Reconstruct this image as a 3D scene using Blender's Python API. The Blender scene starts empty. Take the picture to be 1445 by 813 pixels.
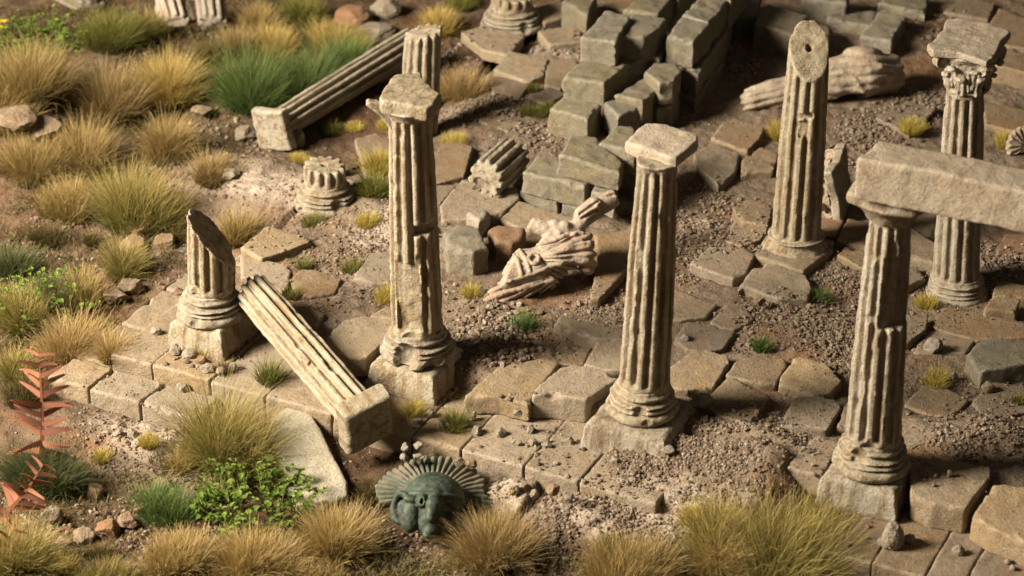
import bpy, math, random
import numpy as np
from mathutils import Vector, Matrix
f32 = np.float32
random.seed(11)
rng = np.random.default_rng(7)
SC = bpy.context.scene
COL = SC.collection
R = math.radians

# ------------------------------------------------------------------ camera model (photo is 1445 x 813)
FPX, PITCH, DIST = 3200.0, R(28.7), 32.0
CAM = np.array([0.0, -DIST * math.cos(PITCH), DIST * math.sin(PITCH)])
FW = np.array([0.0, math.cos(PITCH), -math.sin(PITCH)])
RT = np.array([1.0, 0.0, 0.0])
UPV = np.array([0.0, math.sin(PITCH), math.cos(PITCH)])
def ray(px, py):
    d = FW + RT * ((px - 722.5) / FPX) - UPV * ((py - 406.5) / FPX)
    return d / np.linalg.norm(d)
def W(px, py, z=0.0):                      # where the sight line meets the level z
    d = ray(px, py)
    return CAM + d * ((z - CAM[2]) / d[2])
def scale_at(px, py, z=0.0):               # photo pixels per unit there
    p = W(px, py, z)
    return FPX / float(np.dot(p - CAM, FW))

# temple axes: u runs along the front step, v runs into the temple
C0 = W(155, 499, 0.0)
_u = W(740, 660, 0.0) - C0
EU = np.array([_u[0], _u[1]]) / math.hypot(_u[0], _u[1])
EV = np.array([-EU[1], EU[0]])
ANG = math.atan2(EU[1], EU[0])
def UVxy(u, v):
    return np.array([C0[0] + EU[0] * u + EV[0] * v, C0[1] + EU[1] * u + EV[1] * v])
def toUV(x, y):
    dx, dy = x - C0[0], y - C0[1]
    return dx * EU[0] + dy * EU[1], dx * EV[0] + dy * EV[1]

# ------------------------------------------------------------------ noise
_T = (rng.random((32, 32, 32)) * 2 - 1).astype(f32)
def noise(x, y, z):
    x = np.asarray(x, f32); y = np.asarray(y, f32); z = np.asarray(z, f32)
    x, y, z = np.broadcast_arrays(x, y, z)
    xi = np.floor(x); yi = np.floor(y); zi = np.floor(z)
    fx = x - xi; fy = y - yi; fz = z - zi
    fx = fx * fx * (3 - 2 * fx); fy = fy * fy * (3 - 2 * fy); fz = fz * fz * (3 - 2 * fz)
    a = xi.astype(np.int32) & 31; b = yi.astype(np.int32) & 31; c = zi.astype(np.int32) & 31
    a1 = (a + 1) & 31; b1 = (b + 1) & 31; c1 = (c + 1) & 31
    l = lambda p, q, t: p + (q - p) * t
    return l(l(l(_T[a, b, c], _T[a1, b, c], fx), l(_T[a, b1, c], _T[a1, b1, c], fx), fy),
             l(l(_T[a, b, c1], _T[a1, b, c1], fx), l(_T[a, b1, c1], _T[a1, b1, c1], fx), fy), fz)
def fbm(x, y, z, s, o=3):
    r = 0; a = 1.0; n = 0
    for i in range(o):
        r = r + a * noise(x * s + i * 7.3, y * s + i * 3.1, z * s + i * 5.7); n += a
        a *= 0.5; s *= 2.03
    return r / n
def smooth01(a, b, x):
    t = np.clip((x - a) / (b - a), 0, 1)
    return t * t * (3 - 2 * t)

# ------------------------------------------------------------------ distance fields -> meshes
def grid3(lo, hi, h):
    lo = np.array(lo, float) - 2.5 * h; hi = np.array(hi, float) + 2.5 * h
    n = np.ceil((hi - lo) / h).astype(int) + 1
    ax = [(lo[i] + h * np.arange(n[i])).astype(f32) for i in range(3)]
    X, Y, Z = np.meshgrid(*ax, indexing='ij', sparse=True)
    return X, Y, Z, lo
def surface_nets(F, org, h):
    F = np.array(F, f32)
    for k in range(3):                      # closed at the border
        sl = [slice(None)] * 3
        sl[k] = 0; F[tuple(sl)] = np.maximum(F[tuple(sl)], 1e-3)
        sl[k] = -1; F[tuple(sl)] = np.maximum(F[tuple(sl)], 1e-3)
    S = F < 0
    nx, ny, nz = F.shape
    cnt = np.zeros((nx - 1, ny - 1, nz - 1), np.int8)
    offs = [(i, j, k) for i in (0, 1) for j in (0, 1) for k in (0, 1)]
    for i, j, k in offs:
        cnt += S[i:nx - 1 + i, j:ny - 1 + j, k:nz - 1 + k]
    act = (cnt > 0) & (cnt < 8)
    idx = np.argwhere(act)
    vid = np.full(act.shape, -1, np.int32)
    vid[act] = np.arange(len(idx))
    fv = {o: F[idx[:, 0] + o[0], idx[:, 1] + o[1], idx[:, 2] + o[2]] for o in offs}
    acc = np.zeros((len(idx), 3)); num = np.zeros(len(idx))
    for a in offs:
        for ax in range(3):
            if a[ax] == 0:
                b = list(a); b[ax] = 1; b = tuple(b)
                fa, fb = fv[a], fv[b]
                m = (fa < 0) != (fb < 0)
                t = np.where(m, fa / np.where(m, fa - fb, 1), 0)
                p = np.tile(np.array(a, float), (len(idx), 1)); p[:, ax] = t
                acc += p * m[:, None]; num += m
    V = (idx + acc / num[:, None]) * h + org
    Q = []
    for ax in range(3):
        o1, o2 = [k for k in range(3) if k != ax]
        sa = [slice(None)] * 3; sb = [slice(None)] * 3
        sa[ax] = slice(0, -1); sb[ax] = slice(1, None)
        for o in (o1, o2):
            sa[o] = slice(1, -1); sb[o] = slice(1, -1)
        A, B = S[tuple(sa)], S[tuple(sb)]
        e = np.argwhere(A != B)
        if not len(e): continue
        fl = A[A != B]
        e[:, o1] += 1; e[:, o2] += 1
        def g(d1, d2):
            q = e.copy(); q[:, o1] -= d1; q[:, o2] -= d2
            return vid[q[:, 0], q[:, 1], q[:, 2]]
        q = np.stack([g(1, 1), g(0, 1), g(0, 0), g(1, 0)], 1)
        flip = fl if ax != 1 else ~fl
        q[~flip] = q[~flip][:, ::-1]
        Q.append(q)
    return V, np.concatenate(Q)

def mesh_data(name, V, Fc, mat, smooth=True, uv=None):
    me = bpy.data.meshes.new(name)
    V = np.asarray(V, f32); Fc = np.asarray(Fc, np.int32)
    k = Fc.shape[1]
    me.vertices.add(len(V)); me.vertices.foreach_set('co', V.ravel())
    me.loops.add(Fc.size); me.loops.foreach_set('vertex_index', Fc.ravel())
    me.polygons.add(len(Fc))
    me.polygons.foreach_set('loop_start', np.arange(0, Fc.size, k, dtype=np.int32))
    me.polygons.foreach_set('loop_total', np.full(len(Fc), k, np.int32))
    if uv is not None:
        l = me.uv_layers.new(name='UVMap')
        l.data.foreach_set('uv', np.asarray(uv, f32)[Fc.ravel()].ravel())
    me.update(calc_edges=True)
    me.polygons.foreach_set('use_smooth', np.full(len(Fc), bool(smooth)))
    if mat: me.materials.append(mat)
    return me
def tag(o, label=None, cat=None, group=None, kind=None):
    if label: o['label'] = label
    if cat: o['category'] = cat
    if group: o['group'] = group
    if kind: o['kind'] = kind
    elif cat: o['kind'] = 'thing'
    return o
def put(name, V, Fc, mat, parent=None, smooth=True, uv=None, origin=None):
    V = np.asarray(V, float)
    if parent is None and origin is None:
        origin = np.array([V[:, 0].mean(), V[:, 1].mean(), V[:, 2].min()])
    if parent is None:
        V = V - origin
    me = mesh_data(name, V, Fc, mat, smooth, uv)
    o = bpy.data.objects.new(name, me); COL.objects.link(o)
    if parent is not None: o.parent = parent
    else: o.location = origin
    return o
def empty(name, loc, label, cat, group=None, mat3=None):
    o = bpy.data.objects.new(name, None); COL.objects.link(o)
    o.empty_display_size = 0.2
    if mat3 is not None:
        m = Matrix.Translation(Vector([float(c) for c in loc])) @ mat3.to_4x4()
        o.matrix_world = m
    else:
        o.location = [float(c) for c in loc]
    return tag(o, label, cat, group)

def sd_poly(poly, X, Y):                   # signed distance to a polygon in plan
    poly = np.asarray(poly, float)
    X, Y = np.broadcast_arrays(X, Y)
    d = np.full(X.shape, 1e9); s = np.ones(X.shape)
    n = len(poly)
    for i in range(n):
        a = poly[i]; b = poly[i - 1]
        ex, ey = b - a
        wx, wy = X - a[0], Y - a[1]
        t = np.clip((wx * ex + wy * ey) / max(ex * ex + ey * ey, 1e-9), 0, 1)
        bx, by = wx - ex * t, wy - ey * t
        d = np.minimum(d, bx * bx + by * by)
        c1 = Y >= a[1]; c2 = Y < b[1]; c3 = ex * wy > ey * wx
        s = np.where((c1 & c2 & c3) | (~c1 & ~c2 & ~c3), -s, s)
    return s * np.sqrt(d)
def smax(a, b, k):
    h = np.clip(0.5 - 0.5 * (b - a) / k, 0, 1)
    return b + (a - b) * h + k * h * (1 - h)
def smin(a, b, k):
    h = np.clip(0.5 + 0.5 * (b - a) / k, 0, 1)
    return b + (a - b) * h - k * h * (1 - h)
def in_poly(poly, x, y):
    c = np.zeros(x.shape, bool); n = len(poly)
    for i in range(n):
        x1, y1 = poly[i]; x2, y2 = poly[i - 1]
        m = ((y1 > y) != (y2 > y)) & (x < (x2 - x1) * (y - y1) / ((y2 - y1) if abs(y2 - y1) > 1e-9 else 1e-9) + x1)
        c ^= m
    return c
SLABS = []                                 # plan outline and top level of every flat stone, for seating things on them

def stone_field(polyxy, zt, h, X, Y, Z, r=0.035, chips=5, rough=0.012, tilt=(0, 0), wob=0.02, seed=0, taper=0.0):
    rg = random.Random(seed)
    cx, cy = np.mean(polyxy, 0)
    Zl = Z - tilt[0] * (X - cx) - tilt[1] * (Y - cy)
    d2 = sd_poly(polyxy, X, Y) + r + wob * 0.6
    d2 = d2 + wob * fbm(X + seed * 3.7, Y, Z * 0.6, 2.6, 2)
    if taper: d2 = d2 + taper * (Zl - (zt - h))
    dz = np.abs(Zl - (zt - h / 2)) - h / 2 + r
    dz = dz + rough * 0.9 * fbm(X, Y + seed * 1.3, 0 * Z, 1.7, 2)
    d = np.sqrt(np.maximum(d2, 0) ** 2 + np.maximum(dz, 0) ** 2) + np.minimum(np.maximum(d2, dz), 0) - r
    n = len(polyxy)
    for c in range(chips):
        i = rg.randrange(n); t = rg.random()
        a = np.array(polyxy[i]); b = np.array(polyxy[i - 1])
        p = a + (b - a) * t
        zc = zt + tilt[0] * (p[0] - cx) + tilt[1] * (p[1] - cy)
        q = rg.uniform(0.05, 0.11) * min(1.2, 0.5 + h * 2)
        out = p - np.array([cx, cy]); out = out / (np.linalg.norm(out) + 1e-6)
        p = p + out * q * rg.uniform(0.3, 0.6)
        zc += q * rg.uniform(0.3, 0.6)
        sp = np.sqrt((X - p[0]) ** 2 + (Y - p[1]) ** 2 + ((Z - zc) * 1.2) ** 2) - q
        sp = sp + 0.55 * q * fbm(X + 9, Y, Z, 9, 2)
        d = smax(d, -sp, 0.02)
    d = d + rough * fbm(X, Y, Z + seed, 6.5, 3)
    return d
_sid = [0]
def slab(px, zt, h, mat, label, name='paving_slab', cat='paving slab', group='paving slabs of the temple floor',
         r=0.011, chips=5, rough=0.015, tilt=None, wob=0.016, vox=0.025, world=None, parent=None, taper=0.0, reg=True):
    _sid[0] += 1; sd = _sid[0]
    rg = random.Random(sd * 31)
    if tilt is None: tilt = (rg.uniform(-.02, .02), rg.uniform(-.02, .02))
    poly = world if world is not None else [W(x, y, zt)[:2] for x, y in px]
    poly = np.array([[p[0], p[1]] for p in poly])
    ext = max(np.ptp(poly[:, 0]), np.ptp(poly[:, 1])) * 0.5
    tz = (abs(tilt[0]) + abs(tilt[1])) * ext
    X, Y, Z, org = grid3([poly[:, 0].min(), poly[:, 1].min(), zt - h - tz], [poly[:, 0].max(), poly[:, 1].max(), zt + tz], vox)
    d = stone_field(poly, zt, h, X, Y, Z, r, chips, rough, tilt, wob, sd, taper)
    V, Q = surface_nets(d, org, vox)
    o = put(name, V, Q, mat, parent)
    if parent is None: tag(o, label, cat, group)
    if reg: SLABS.append((poly, zt, tilt, poly.mean(0)))
    return o
# ------------------------------------------------------------------ materials
def _n(nt, t, **kw):
    n = nt.nodes.new(t)
    for k, v in kw.items(): setattr(n, k, v)
    return n
def ramp(nt, fac, stops, interp='LINEAR'):
    n = nt.nodes.new('ShaderNodeValToRGB'); e = n.color_ramp
    e.interpolation = interp
    while len(e.elements) < len(stops): e.elements.new(0.5)
    for el, (p, c) in zip(e.elements, stops):
        el.position = p
        el.color = (c, c, c, 1) if isinstance(c, (int, float)) else (*c, 1)
    nt.links.new(fac, n.inputs[0]); return n.outputs[0]
def tex(nt, vec, scale, detail=4, rough=0.6, typ='noise', dist=0.0):
    if typ == 'noise':
        n = _n(nt, 'ShaderNodeTexNoise'); n.inputs['Detail'].default_value = detail; n.inputs['Roughness'].default_value = rough
        n.inputs['Distortion'].default_value = dist
        n.inputs['Scale'].default_value = scale; nt.links.new(vec, n.inputs['Vector']); return n.outputs['Fac']
    n = _n(nt, 'ShaderNodeTexVoronoi'); n.inputs['Scale'].default_value = scale
    nt.links.new(vec, n.inputs['Vector']); return n.outputs['Distance']
def mixc(nt, fac, a, b, mode='MIX'):
    n = _n(nt, 'ShaderNodeMix', data_type='RGBA', blend_type=mode)
    for s, v in ((0, fac), (6, a), (7, b)):
        if hasattr(v, 'is_output'): nt.links.new(v, n.inputs[s])
        elif s == 0: n.inputs[0].default_value = v
        else: n.inputs[s].default_value = (*v, 1)
    return n.outputs[2]
def math_(nt, op, a, b=0.0):
    n = _n(nt, 'ShaderNodeMath', operation=op)
    for i, v in enumerate((a, b)):
        if hasattr(v, 'is_output'): nt.links.new(v, n.inputs[i])
        else: n.inputs[i].default_value = v
    return n.outputs[0]
def new_mat(name):
    m = bpy.data.materials.new(name); m.use_nodes = True
    nt = m.node_tree; nt.nodes.clear()
    out = _n(nt, 'ShaderNodeOutputMaterial'); b = _n(nt, 'ShaderNodeBsdfPrincipled')
    nt.links.new(b.outputs[0], out.inputs[0])
    return m, nt, b
def coord(nt, vary=True):
    tc = _n(nt, 'ShaderNodeTexCoord')
    if not vary: return tc.outputs['Object']
    oi = _n(nt, 'ShaderNodeObjectInfo')
    ad = _n(nt, 'ShaderNodeVectorMath', operation='ADD')
    sc = _n(nt, 'ShaderNodeVectorMath', operation='SCALE')
    cb = _n(nt, 'ShaderNodeCombineXYZ')
    for i in range(3): nt.links.new(oi.outputs['Random'], cb.inputs[i])
    nt.links.new(cb.outputs[0], sc.inputs[0]); sc.inputs['Scale'].default_value = 37.0
    nt.links.new(tc.outputs['Object'], ad.inputs[0]); nt.links.new(sc.outputs[0], ad.inputs[1])
    return ad.outputs[0]
def bump(nt, bsdf, parts, strength=1.0):
    prev = None
    for fac, dist in parts:
        b = _n(nt, 'ShaderNodeBump'); b.inputs['Strength'].default_value = strength; b.inputs['Distance'].default_value = dist
        nt.links.new(fac, b.inputs['Height'])
        if prev is not None: nt.links.new(prev, b.inputs['Normal'])
        prev = b.outputs[0]
    nt.links.new(prev, bsdf.inputs['Normal'])
def stone_mat(name, base, light, dark, stain, edge=(0.6, 0.52, 0.42), edge_amt=0.6, grain=1.0, stain_amt=0.5, pock=0.5, rough=0.9, streak=0.0):
    m, nt, b = new_mat(name)
    v = coord(nt)
    big = tex(nt, v, 1.6, 4, 0.6); mid = tex(nt, v, 6.0, 5, 0.65); fine = tex(nt, v, 24, 4, 0.75); tiny = tex(nt, v, 62, 3, 0.7)
    vor = tex(nt, v, 22, typ='vor')
    c = mixc(nt, ramp(nt, mid, [(0.32, 0), (0.68, 1)]), base, light)
    c = mixc(nt, math_(nt, 'MULTIPLY', ramp(nt, big, [(0.48, 0), (0.7, 1)]), stain_amt), c, stain)
    st2 = tex(nt, v, 3.1, 6, 0.75, dist=0.6)
    c = mixc(nt, math_(nt, 'MULTIPLY', ramp(nt, st2, [(0.52, 0), (0.72, 1)]), 0.75), c, dark)
    c = mixc(nt, math_(nt, 'MULTIPLY', ramp(nt, fine, [(0.5, 0), (0.72, 1)]), 0.38), c, dark)
    c = mixc(nt, math_(nt, 'MULTIPLY', ramp(nt, tiny, [(0.5, 0), (0.68, 1)]), 0.32), c, edge)
    if streak:
        mp = _n(nt, 'ShaderNodeMapping'); mp.inputs['Scale'].default_value = (9, 9, 0.9); nt.links.new(v, mp.inputs['Vector'])
        stx = tex(nt, mp.outputs[0], 1.0, 5, 0.65)
        c = mixc(nt, math_(nt, 'MULTIPLY', ramp(nt, stx, [(0.47, 0), (0.62, 1)]), streak), c, (0.2, 0.13, 0.065))
        st3 = tex(nt, mp.outputs[0], 2.3, 4, 0.65)
        c = mixc(nt, math_(nt, 'MULTIPLY', ramp(nt, st3, [(0.52, 0), (0.68, 1)]), streak * .7), c, (0.38, 0.27, 0.11))
    g = _n(nt, 'ShaderNodeNewGeometry')
    ed = ramp(nt, g.outputs['Pointiness'], [(0.508, 0), (0.555, 1)])
    brk = ramp(nt, mid, [(0.36, 0.3), (0.56, 1)])
    c = mixc(nt, math_(nt, 'MULTIPLY', math_(nt, 'MULTIPLY', ed, brk), edge_amt), c, edge)
    oi = _n(nt, 'ShaderNodeObjectInfo')
    hsv = _n(nt, 'ShaderNodeHueSaturation')
    nt.links.new(c, hsv.inputs['Color'])
    nt.links.new(ramp(nt, oi.outputs['Random'], [(0, 0.9), (1, 1.1)]), hsv.inputs['Value'])
    r2 = math_(nt, 'FRACT', math_(nt, 'MULTIPLY', oi.outputs['Random'], 7.31))
    nt.links.new(ramp(nt, r2, [(0, 0.8), (1, 1.12)]), hsv.inputs['Saturation'])
    nt.links.new(hsv.outputs[0], b.inputs['Base Color'])
    b.inputs['Roughness'].default_value = rough
    b.inputs['Specular IOR Level'].default_value = 0.25
    pits = ramp(nt, vor, [(0.05, 0), (0.22, 1)])
    pm = ramp(nt, tex(nt, v, 4.5, 3), [(0.5, 0), (0.62, 1)])
    pit = math_(nt, 'SUBTRACT', 1.0, math_(nt, 'MULTIPLY', math_(nt, 'SUBTRACT', 1.0, pits), pm))
    bump(nt, b, [(mid, 0.045 * grain), (fine, 0.032 * grain), (tiny, 0.02 * grain), (pit, 0.035 * pock)])
    return m
M_CREAM = stone_mat('pale_column_stone', (0.375, 0.325, 0.245), (0.47, 0.42, 0.33), (0.2, 0.155, 0.105), (0.36, 0.25, 0.12), edge=(0.62, 0.56, 0.46), stain_amt=0.45, streak=0.8)
M_TAN = stone_mat('tan_paving_stone', (0.315, 0.24, 0.155), (0.38, 0.3, 0.205), (0.18, 0.13, 0.08), (0.36, 0.22, 0.095), edge=(0.56, 0.48, 0.36), edge_amt=0.5, pock=0.25)
M_DUN = stone_mat('dun_paving_stone', (0.25, 0.187, 0.122), (0.31, 0.24, 0.165), (0.14, 0.097, 0.06), (0.33, 0.17, 0.075), edge=(0.5, 0.42, 0.31), edge_amt=0.5, pock=0.25)
M_GREY = stone_mat('grey_wall_stone', (0.29, 0.25, 0.18), (0.38, 0.335, 0.25), (0.16, 0.135, 0.095), (0.4, 0.315, 0.15), edge=(0.56, 0.52, 0.43), edge_amt=0.85, grain=1.9, pock=0.8)
M_RED = stone_mat('terracotta_stone', (0.34, 0.185, 0.1), (0.4, 0.25, 0.15), (0.2, 0.1, 0.055), (0.42, 0.19, 0.07), edge=(0.5, 0.37, 0.26), edge_amt=0.4, grain=1.4)
M_ROCK = stone_mat('ochre_rock', (0.3, 0.2, 0.115), (0.42, 0.31, 0.2), (0.15, 0.09, 0.05), (0.36, 0.18, 0.07), edge=(0.52, 0.42, 0.3), grain=1.6)
M_PEBB = stone_mat('pale_pebble_stone', (0.34, 0.285, 0.22), (0.42, 0.365, 0.29), (0.2, 0.155, 0.11), (0.33, 0.23, 0.14), edge=(0.52, 0.46, 0.38), grain=1.2, edge_amt=0.5)
M_STAT = stone_mat('statue_stone', (0.34, 0.27, 0.2), (0.43, 0.365, 0.285), (0.2, 0.14, 0.095), (0.32, 0.19, 0.11), edge=(0.56, 0.49, 0.4), edge_amt=0.4, stain_amt=0.7, pock=0.15, grain=0.6)
M_DRAPE = stone_mat('drapery_stone', (0.285, 0.21, 0.15), (0.37, 0.295, 0.22), (0.16, 0.1, 0.065), (0.3, 0.165, 0.095), edge=(0.5, 0.42, 0.33), edge_amt=0.35, stain_amt=0.8, pock=0.1, grain=0.5)
M_PLASTER = stone_mat('pale_slab_stone', (0.41, 0.37, 0.28), (0.48, 0.44, 0.35), (0.3, 0.26, 0.19), (0.44, 0.36, 0.22), edge=(0.62, 0.56, 0.44), pock=0.1, stain_amt=0.3)

M_BEAM = stone_mat('tan_beam_stone', (0.42, 0.335, 0.24), (0.5, 0.42, 0.32), (0.27, 0.2, 0.135), (0.42, 0.29, 0.18), edge=(0.62, 0.54, 0.43), stain_amt=0.5)

def bronze():
    m, nt, b = new_mat('green_bronze')
    v = coord(nt, False)
    a = tex(nt, v, 3.2, 6, 0.65); f = tex(nt, v, 14, 5, 0.7)
    c = mixc(nt, ramp(nt, a, [(0.4, 0), (0.62, 1)]), (0.012, 0.019, 0.014), (0.03, 0.056, 0.037))
    c = mixc(nt, ramp(nt, f, [(0.5, 0), (0.7, 0.8)]), c, (0.11, 0.125, 0.088))
    c = mixc(nt, ramp(nt, tex(nt, v, 7, 4), [(0.5, 0), (0.66, 0.85)]), c, (0.05, 0.042, 0.028))
    g = _n(nt, 'ShaderNodeNewGeometry')
    c = mixc(nt, ramp(nt, g.outputs['Pointiness'], [(0.52, 0), (0.6, 0.6)]), c, (0.16, 0.185, 0.13))
    nt.links.new(c, b.inputs['Base Color']); b.inputs['Roughness'].default_value = 0.62
    b.inputs['Metallic'].default_value = 0.15
    bump(nt, b, [(a, 0.03), (f, 0.012)])
    return m
def crest_mat():
    m, nt, b = new_mat('dusty_bronze')
    v = coord(nt, False)
    a = tex(nt, v, 3.2, 6, 0.65); f = tex(nt, v, 16, 5, 0.7)
    c = mixc(nt, ramp(nt, a, [(0.38, 0), (0.62, 1)]), (0.15, 0.122, 0.085), (0.065, 0.08, 0.055))
    c = mixc(nt, ramp(nt, f, [(0.5, 0), (0.68, 0.8)]), c, (0.05, 0.085, 0.055))
    nt.links.new(c, b.inputs['Base Color']); b.inputs['Roughness'].default_value = 0.75
    bump(nt, b, [(f, 0.012)])
    return m
M_BRONZE, M_CREST = bronze(), crest_mat()

def soil():
    m, nt, b = new_mat('dry_soil')
    v = coord(nt, False)
    big = tex(nt, v, 0.42, 4, 0.6, dist=0.4); mid = tex(nt, v, 1.7, 5, 0.65); fine = tex(nt, v, 9, 5, 0.7); tiny = tex(nt, v, 45, 4, 0.7)
    gr = tex(nt, v, 24, typ='vor')
    c = mixc(nt, ramp(nt, mid, [(0.35, 0), (0.65, 1)]), (0.052, 0.032, 0.018), (0.115, 0.074, 0.046))
    c = mixc(nt, ramp(nt, big, [(0.5, 0), (0.66, 0.75)]), c, (0.16, 0.08, 0.04))
    c = mixc(nt, ramp(nt, tex(nt, v, 0.9, 5, 0.6), [(0.5, 0), (0.64, 0.85)]), c, (0.17, 0.12, 0.08))
    c = mixc(nt, ramp(nt, fine, [(0.5, 0), (0.7, 0.6)]), c, (0.1, 0.062, 0.038))
    c = mixc(nt, ramp(nt, tiny, [(0.55, 0), (0.72, 0.5)]), c, (0.2, 0.145, 0.1))
    at = _n(nt, 'ShaderNodeAttribute', attribute_name='bed')
    dust = mixc(nt, ramp(nt, mid, [(0.35, 0), (0.65, 1)]), (0.15, 0.11, 0.076), (0.255, 0.205, 0.156))
    dust = mixc(nt, ramp(nt, fine, [(0.48, 0), (0.68, 0.7)]), dust, (0.105, 0.07, 0.043))
    dust = mixc(nt, ramp(nt, tex(nt, v, 0.75, 4, 0.6), [(0.53, 0), (0.64, 0.7)]), dust, (0.21, 0.11, 0.055))
    dust = mixc(nt, ramp(nt, tiny, [(0.52, 0), (0.7, 0.6)]), dust, (0.36, 0.295, 0.22))
    c = mixc(nt, at.outputs['Fac'], c, dust)
    a2 = _n(nt, 'ShaderNodeAttribute', attribute_name='chalk')
    chalk = mixc(nt, ramp(nt, fine, [(0.42, 0), (0.62, 1)]), (0.44, 0.37, 0.3), (0.27, 0.21, 0.16))
    c = mixc(nt, math_(nt, 'MULTIPLY', a2.outputs['Fac'], 0.85), c, chalk)
    nt.links.new(c, b.inputs['Base Color']); b.inputs['Roughness'].default_value = 0.97
    b.inputs['Specular IOR Level'].default_value = 0.1
    bump(nt, b, [(mid, 0.05), (fine, 0.022), (gr, 0.012), (tiny, 0.02)])
    return m
M_SOIL = soil()
def gravel_mat(name, stops):
    m, nt, b = new_mat(name)
    g = _n(nt, 'ShaderNodeNewGeometry')
    v = coord(nt, False)
    c = ramp(nt, g.outputs['Random Per Island'], stops)
    c = mixc(nt, ramp(nt, tex(nt, v, 26, 4, 0.7), [(0.45, 0), (0.7, 0.6)]), c, (0.14, 0.1, 0.07))
    nt.links.new(c, b.inputs['Base Color']); b.inputs['Roughness'].default_value = 0.95
    b.inputs['Specular IOR Level'].default_value = 0.15
    bump(nt, b, [(tex(nt, v, 40, 4, 0.7), 0.02)])
    return m
M_GRAVEL = gravel_mat('mixed_gravel', [(0, (0.11, 0.075, 0.05)), (0.35, (0.17, 0.127, 0.092)), (0.65, (0.24, 0.192, 0.146)), (0.9, (0.34, 0.29, 0.23)), (1, (0.2, 0.12, 0.07))])
def blade_mat(name, low, mid, tip, alt, trans=0.25):
    m, nt, b = new_mat(name)
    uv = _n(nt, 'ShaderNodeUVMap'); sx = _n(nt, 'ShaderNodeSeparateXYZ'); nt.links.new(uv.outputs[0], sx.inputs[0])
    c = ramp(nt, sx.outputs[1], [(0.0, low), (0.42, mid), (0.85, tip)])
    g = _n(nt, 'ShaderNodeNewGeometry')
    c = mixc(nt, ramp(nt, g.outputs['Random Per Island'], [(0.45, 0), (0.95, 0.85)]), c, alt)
    oi = _n(nt, 'ShaderNodeObjectInfo'); hsv = _n(nt, 'ShaderNodeHueSaturation')
    nt.links.new(c, hsv.inputs['Color'])
    nt.links.new(ramp(nt, oi.outputs['Random'], [(0, 0.85), (1, 1.12)]), hsv.inputs['Value'])
    nt.links.new(hsv.outputs[0], b.inputs['Base Color'])
    b.inputs['Roughness'].default_value = 0.7; b.inputs['Specular IOR Level'].default_value = 0.2
    tr = _n(nt, 'ShaderNodeBsdfTranslucent'); nt.links.new(hsv.outputs[0], tr.inputs[0])
    mx = _n(nt, 'ShaderNodeMixShader'); mx.inputs[0].default_value = trans
    out = [n for n in nt.nodes if n.type == 'OUTPUT_MATERIAL'][0]
    nt.links.new(b.outputs[0], mx.inputs[1]); nt.links.new(tr.outputs[0], mx.inputs[2]); nt.links.new(mx.outputs[0], out.inputs[0])
    return m
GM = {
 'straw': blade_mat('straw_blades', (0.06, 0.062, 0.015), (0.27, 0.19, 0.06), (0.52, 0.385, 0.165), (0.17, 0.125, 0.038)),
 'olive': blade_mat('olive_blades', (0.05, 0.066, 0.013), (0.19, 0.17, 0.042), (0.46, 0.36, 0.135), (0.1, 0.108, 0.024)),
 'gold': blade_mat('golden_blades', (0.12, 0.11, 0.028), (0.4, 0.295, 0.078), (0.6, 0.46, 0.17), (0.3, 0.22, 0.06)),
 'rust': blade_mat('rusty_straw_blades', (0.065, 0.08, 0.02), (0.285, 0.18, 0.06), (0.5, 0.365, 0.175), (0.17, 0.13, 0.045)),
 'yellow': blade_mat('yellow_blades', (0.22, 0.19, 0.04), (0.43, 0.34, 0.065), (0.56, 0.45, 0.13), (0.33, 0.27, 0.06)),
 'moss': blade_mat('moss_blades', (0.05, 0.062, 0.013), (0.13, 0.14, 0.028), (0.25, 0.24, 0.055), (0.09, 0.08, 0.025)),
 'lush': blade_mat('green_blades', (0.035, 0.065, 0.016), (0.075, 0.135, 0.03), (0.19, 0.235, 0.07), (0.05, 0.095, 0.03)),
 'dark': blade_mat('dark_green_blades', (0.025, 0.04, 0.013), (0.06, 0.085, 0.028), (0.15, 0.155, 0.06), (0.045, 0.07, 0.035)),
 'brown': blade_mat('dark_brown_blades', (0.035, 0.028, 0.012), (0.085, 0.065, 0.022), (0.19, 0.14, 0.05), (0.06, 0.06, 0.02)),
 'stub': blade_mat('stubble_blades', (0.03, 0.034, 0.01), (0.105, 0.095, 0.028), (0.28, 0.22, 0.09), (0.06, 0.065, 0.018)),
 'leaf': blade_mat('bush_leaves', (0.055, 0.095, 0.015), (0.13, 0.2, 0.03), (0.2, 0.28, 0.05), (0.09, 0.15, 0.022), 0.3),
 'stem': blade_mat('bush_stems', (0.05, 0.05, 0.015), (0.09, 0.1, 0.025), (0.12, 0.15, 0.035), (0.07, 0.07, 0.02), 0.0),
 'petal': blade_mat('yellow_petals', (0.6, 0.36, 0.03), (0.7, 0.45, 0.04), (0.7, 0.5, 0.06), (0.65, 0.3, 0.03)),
 'fern': blade_mat('red_fern', (0.36, 0.16, 0.075), (0.43, 0.19, 0.105), (0.42, 0.175, 0.125), (0.17, 0.075, 0.045), 0.2),
}
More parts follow.
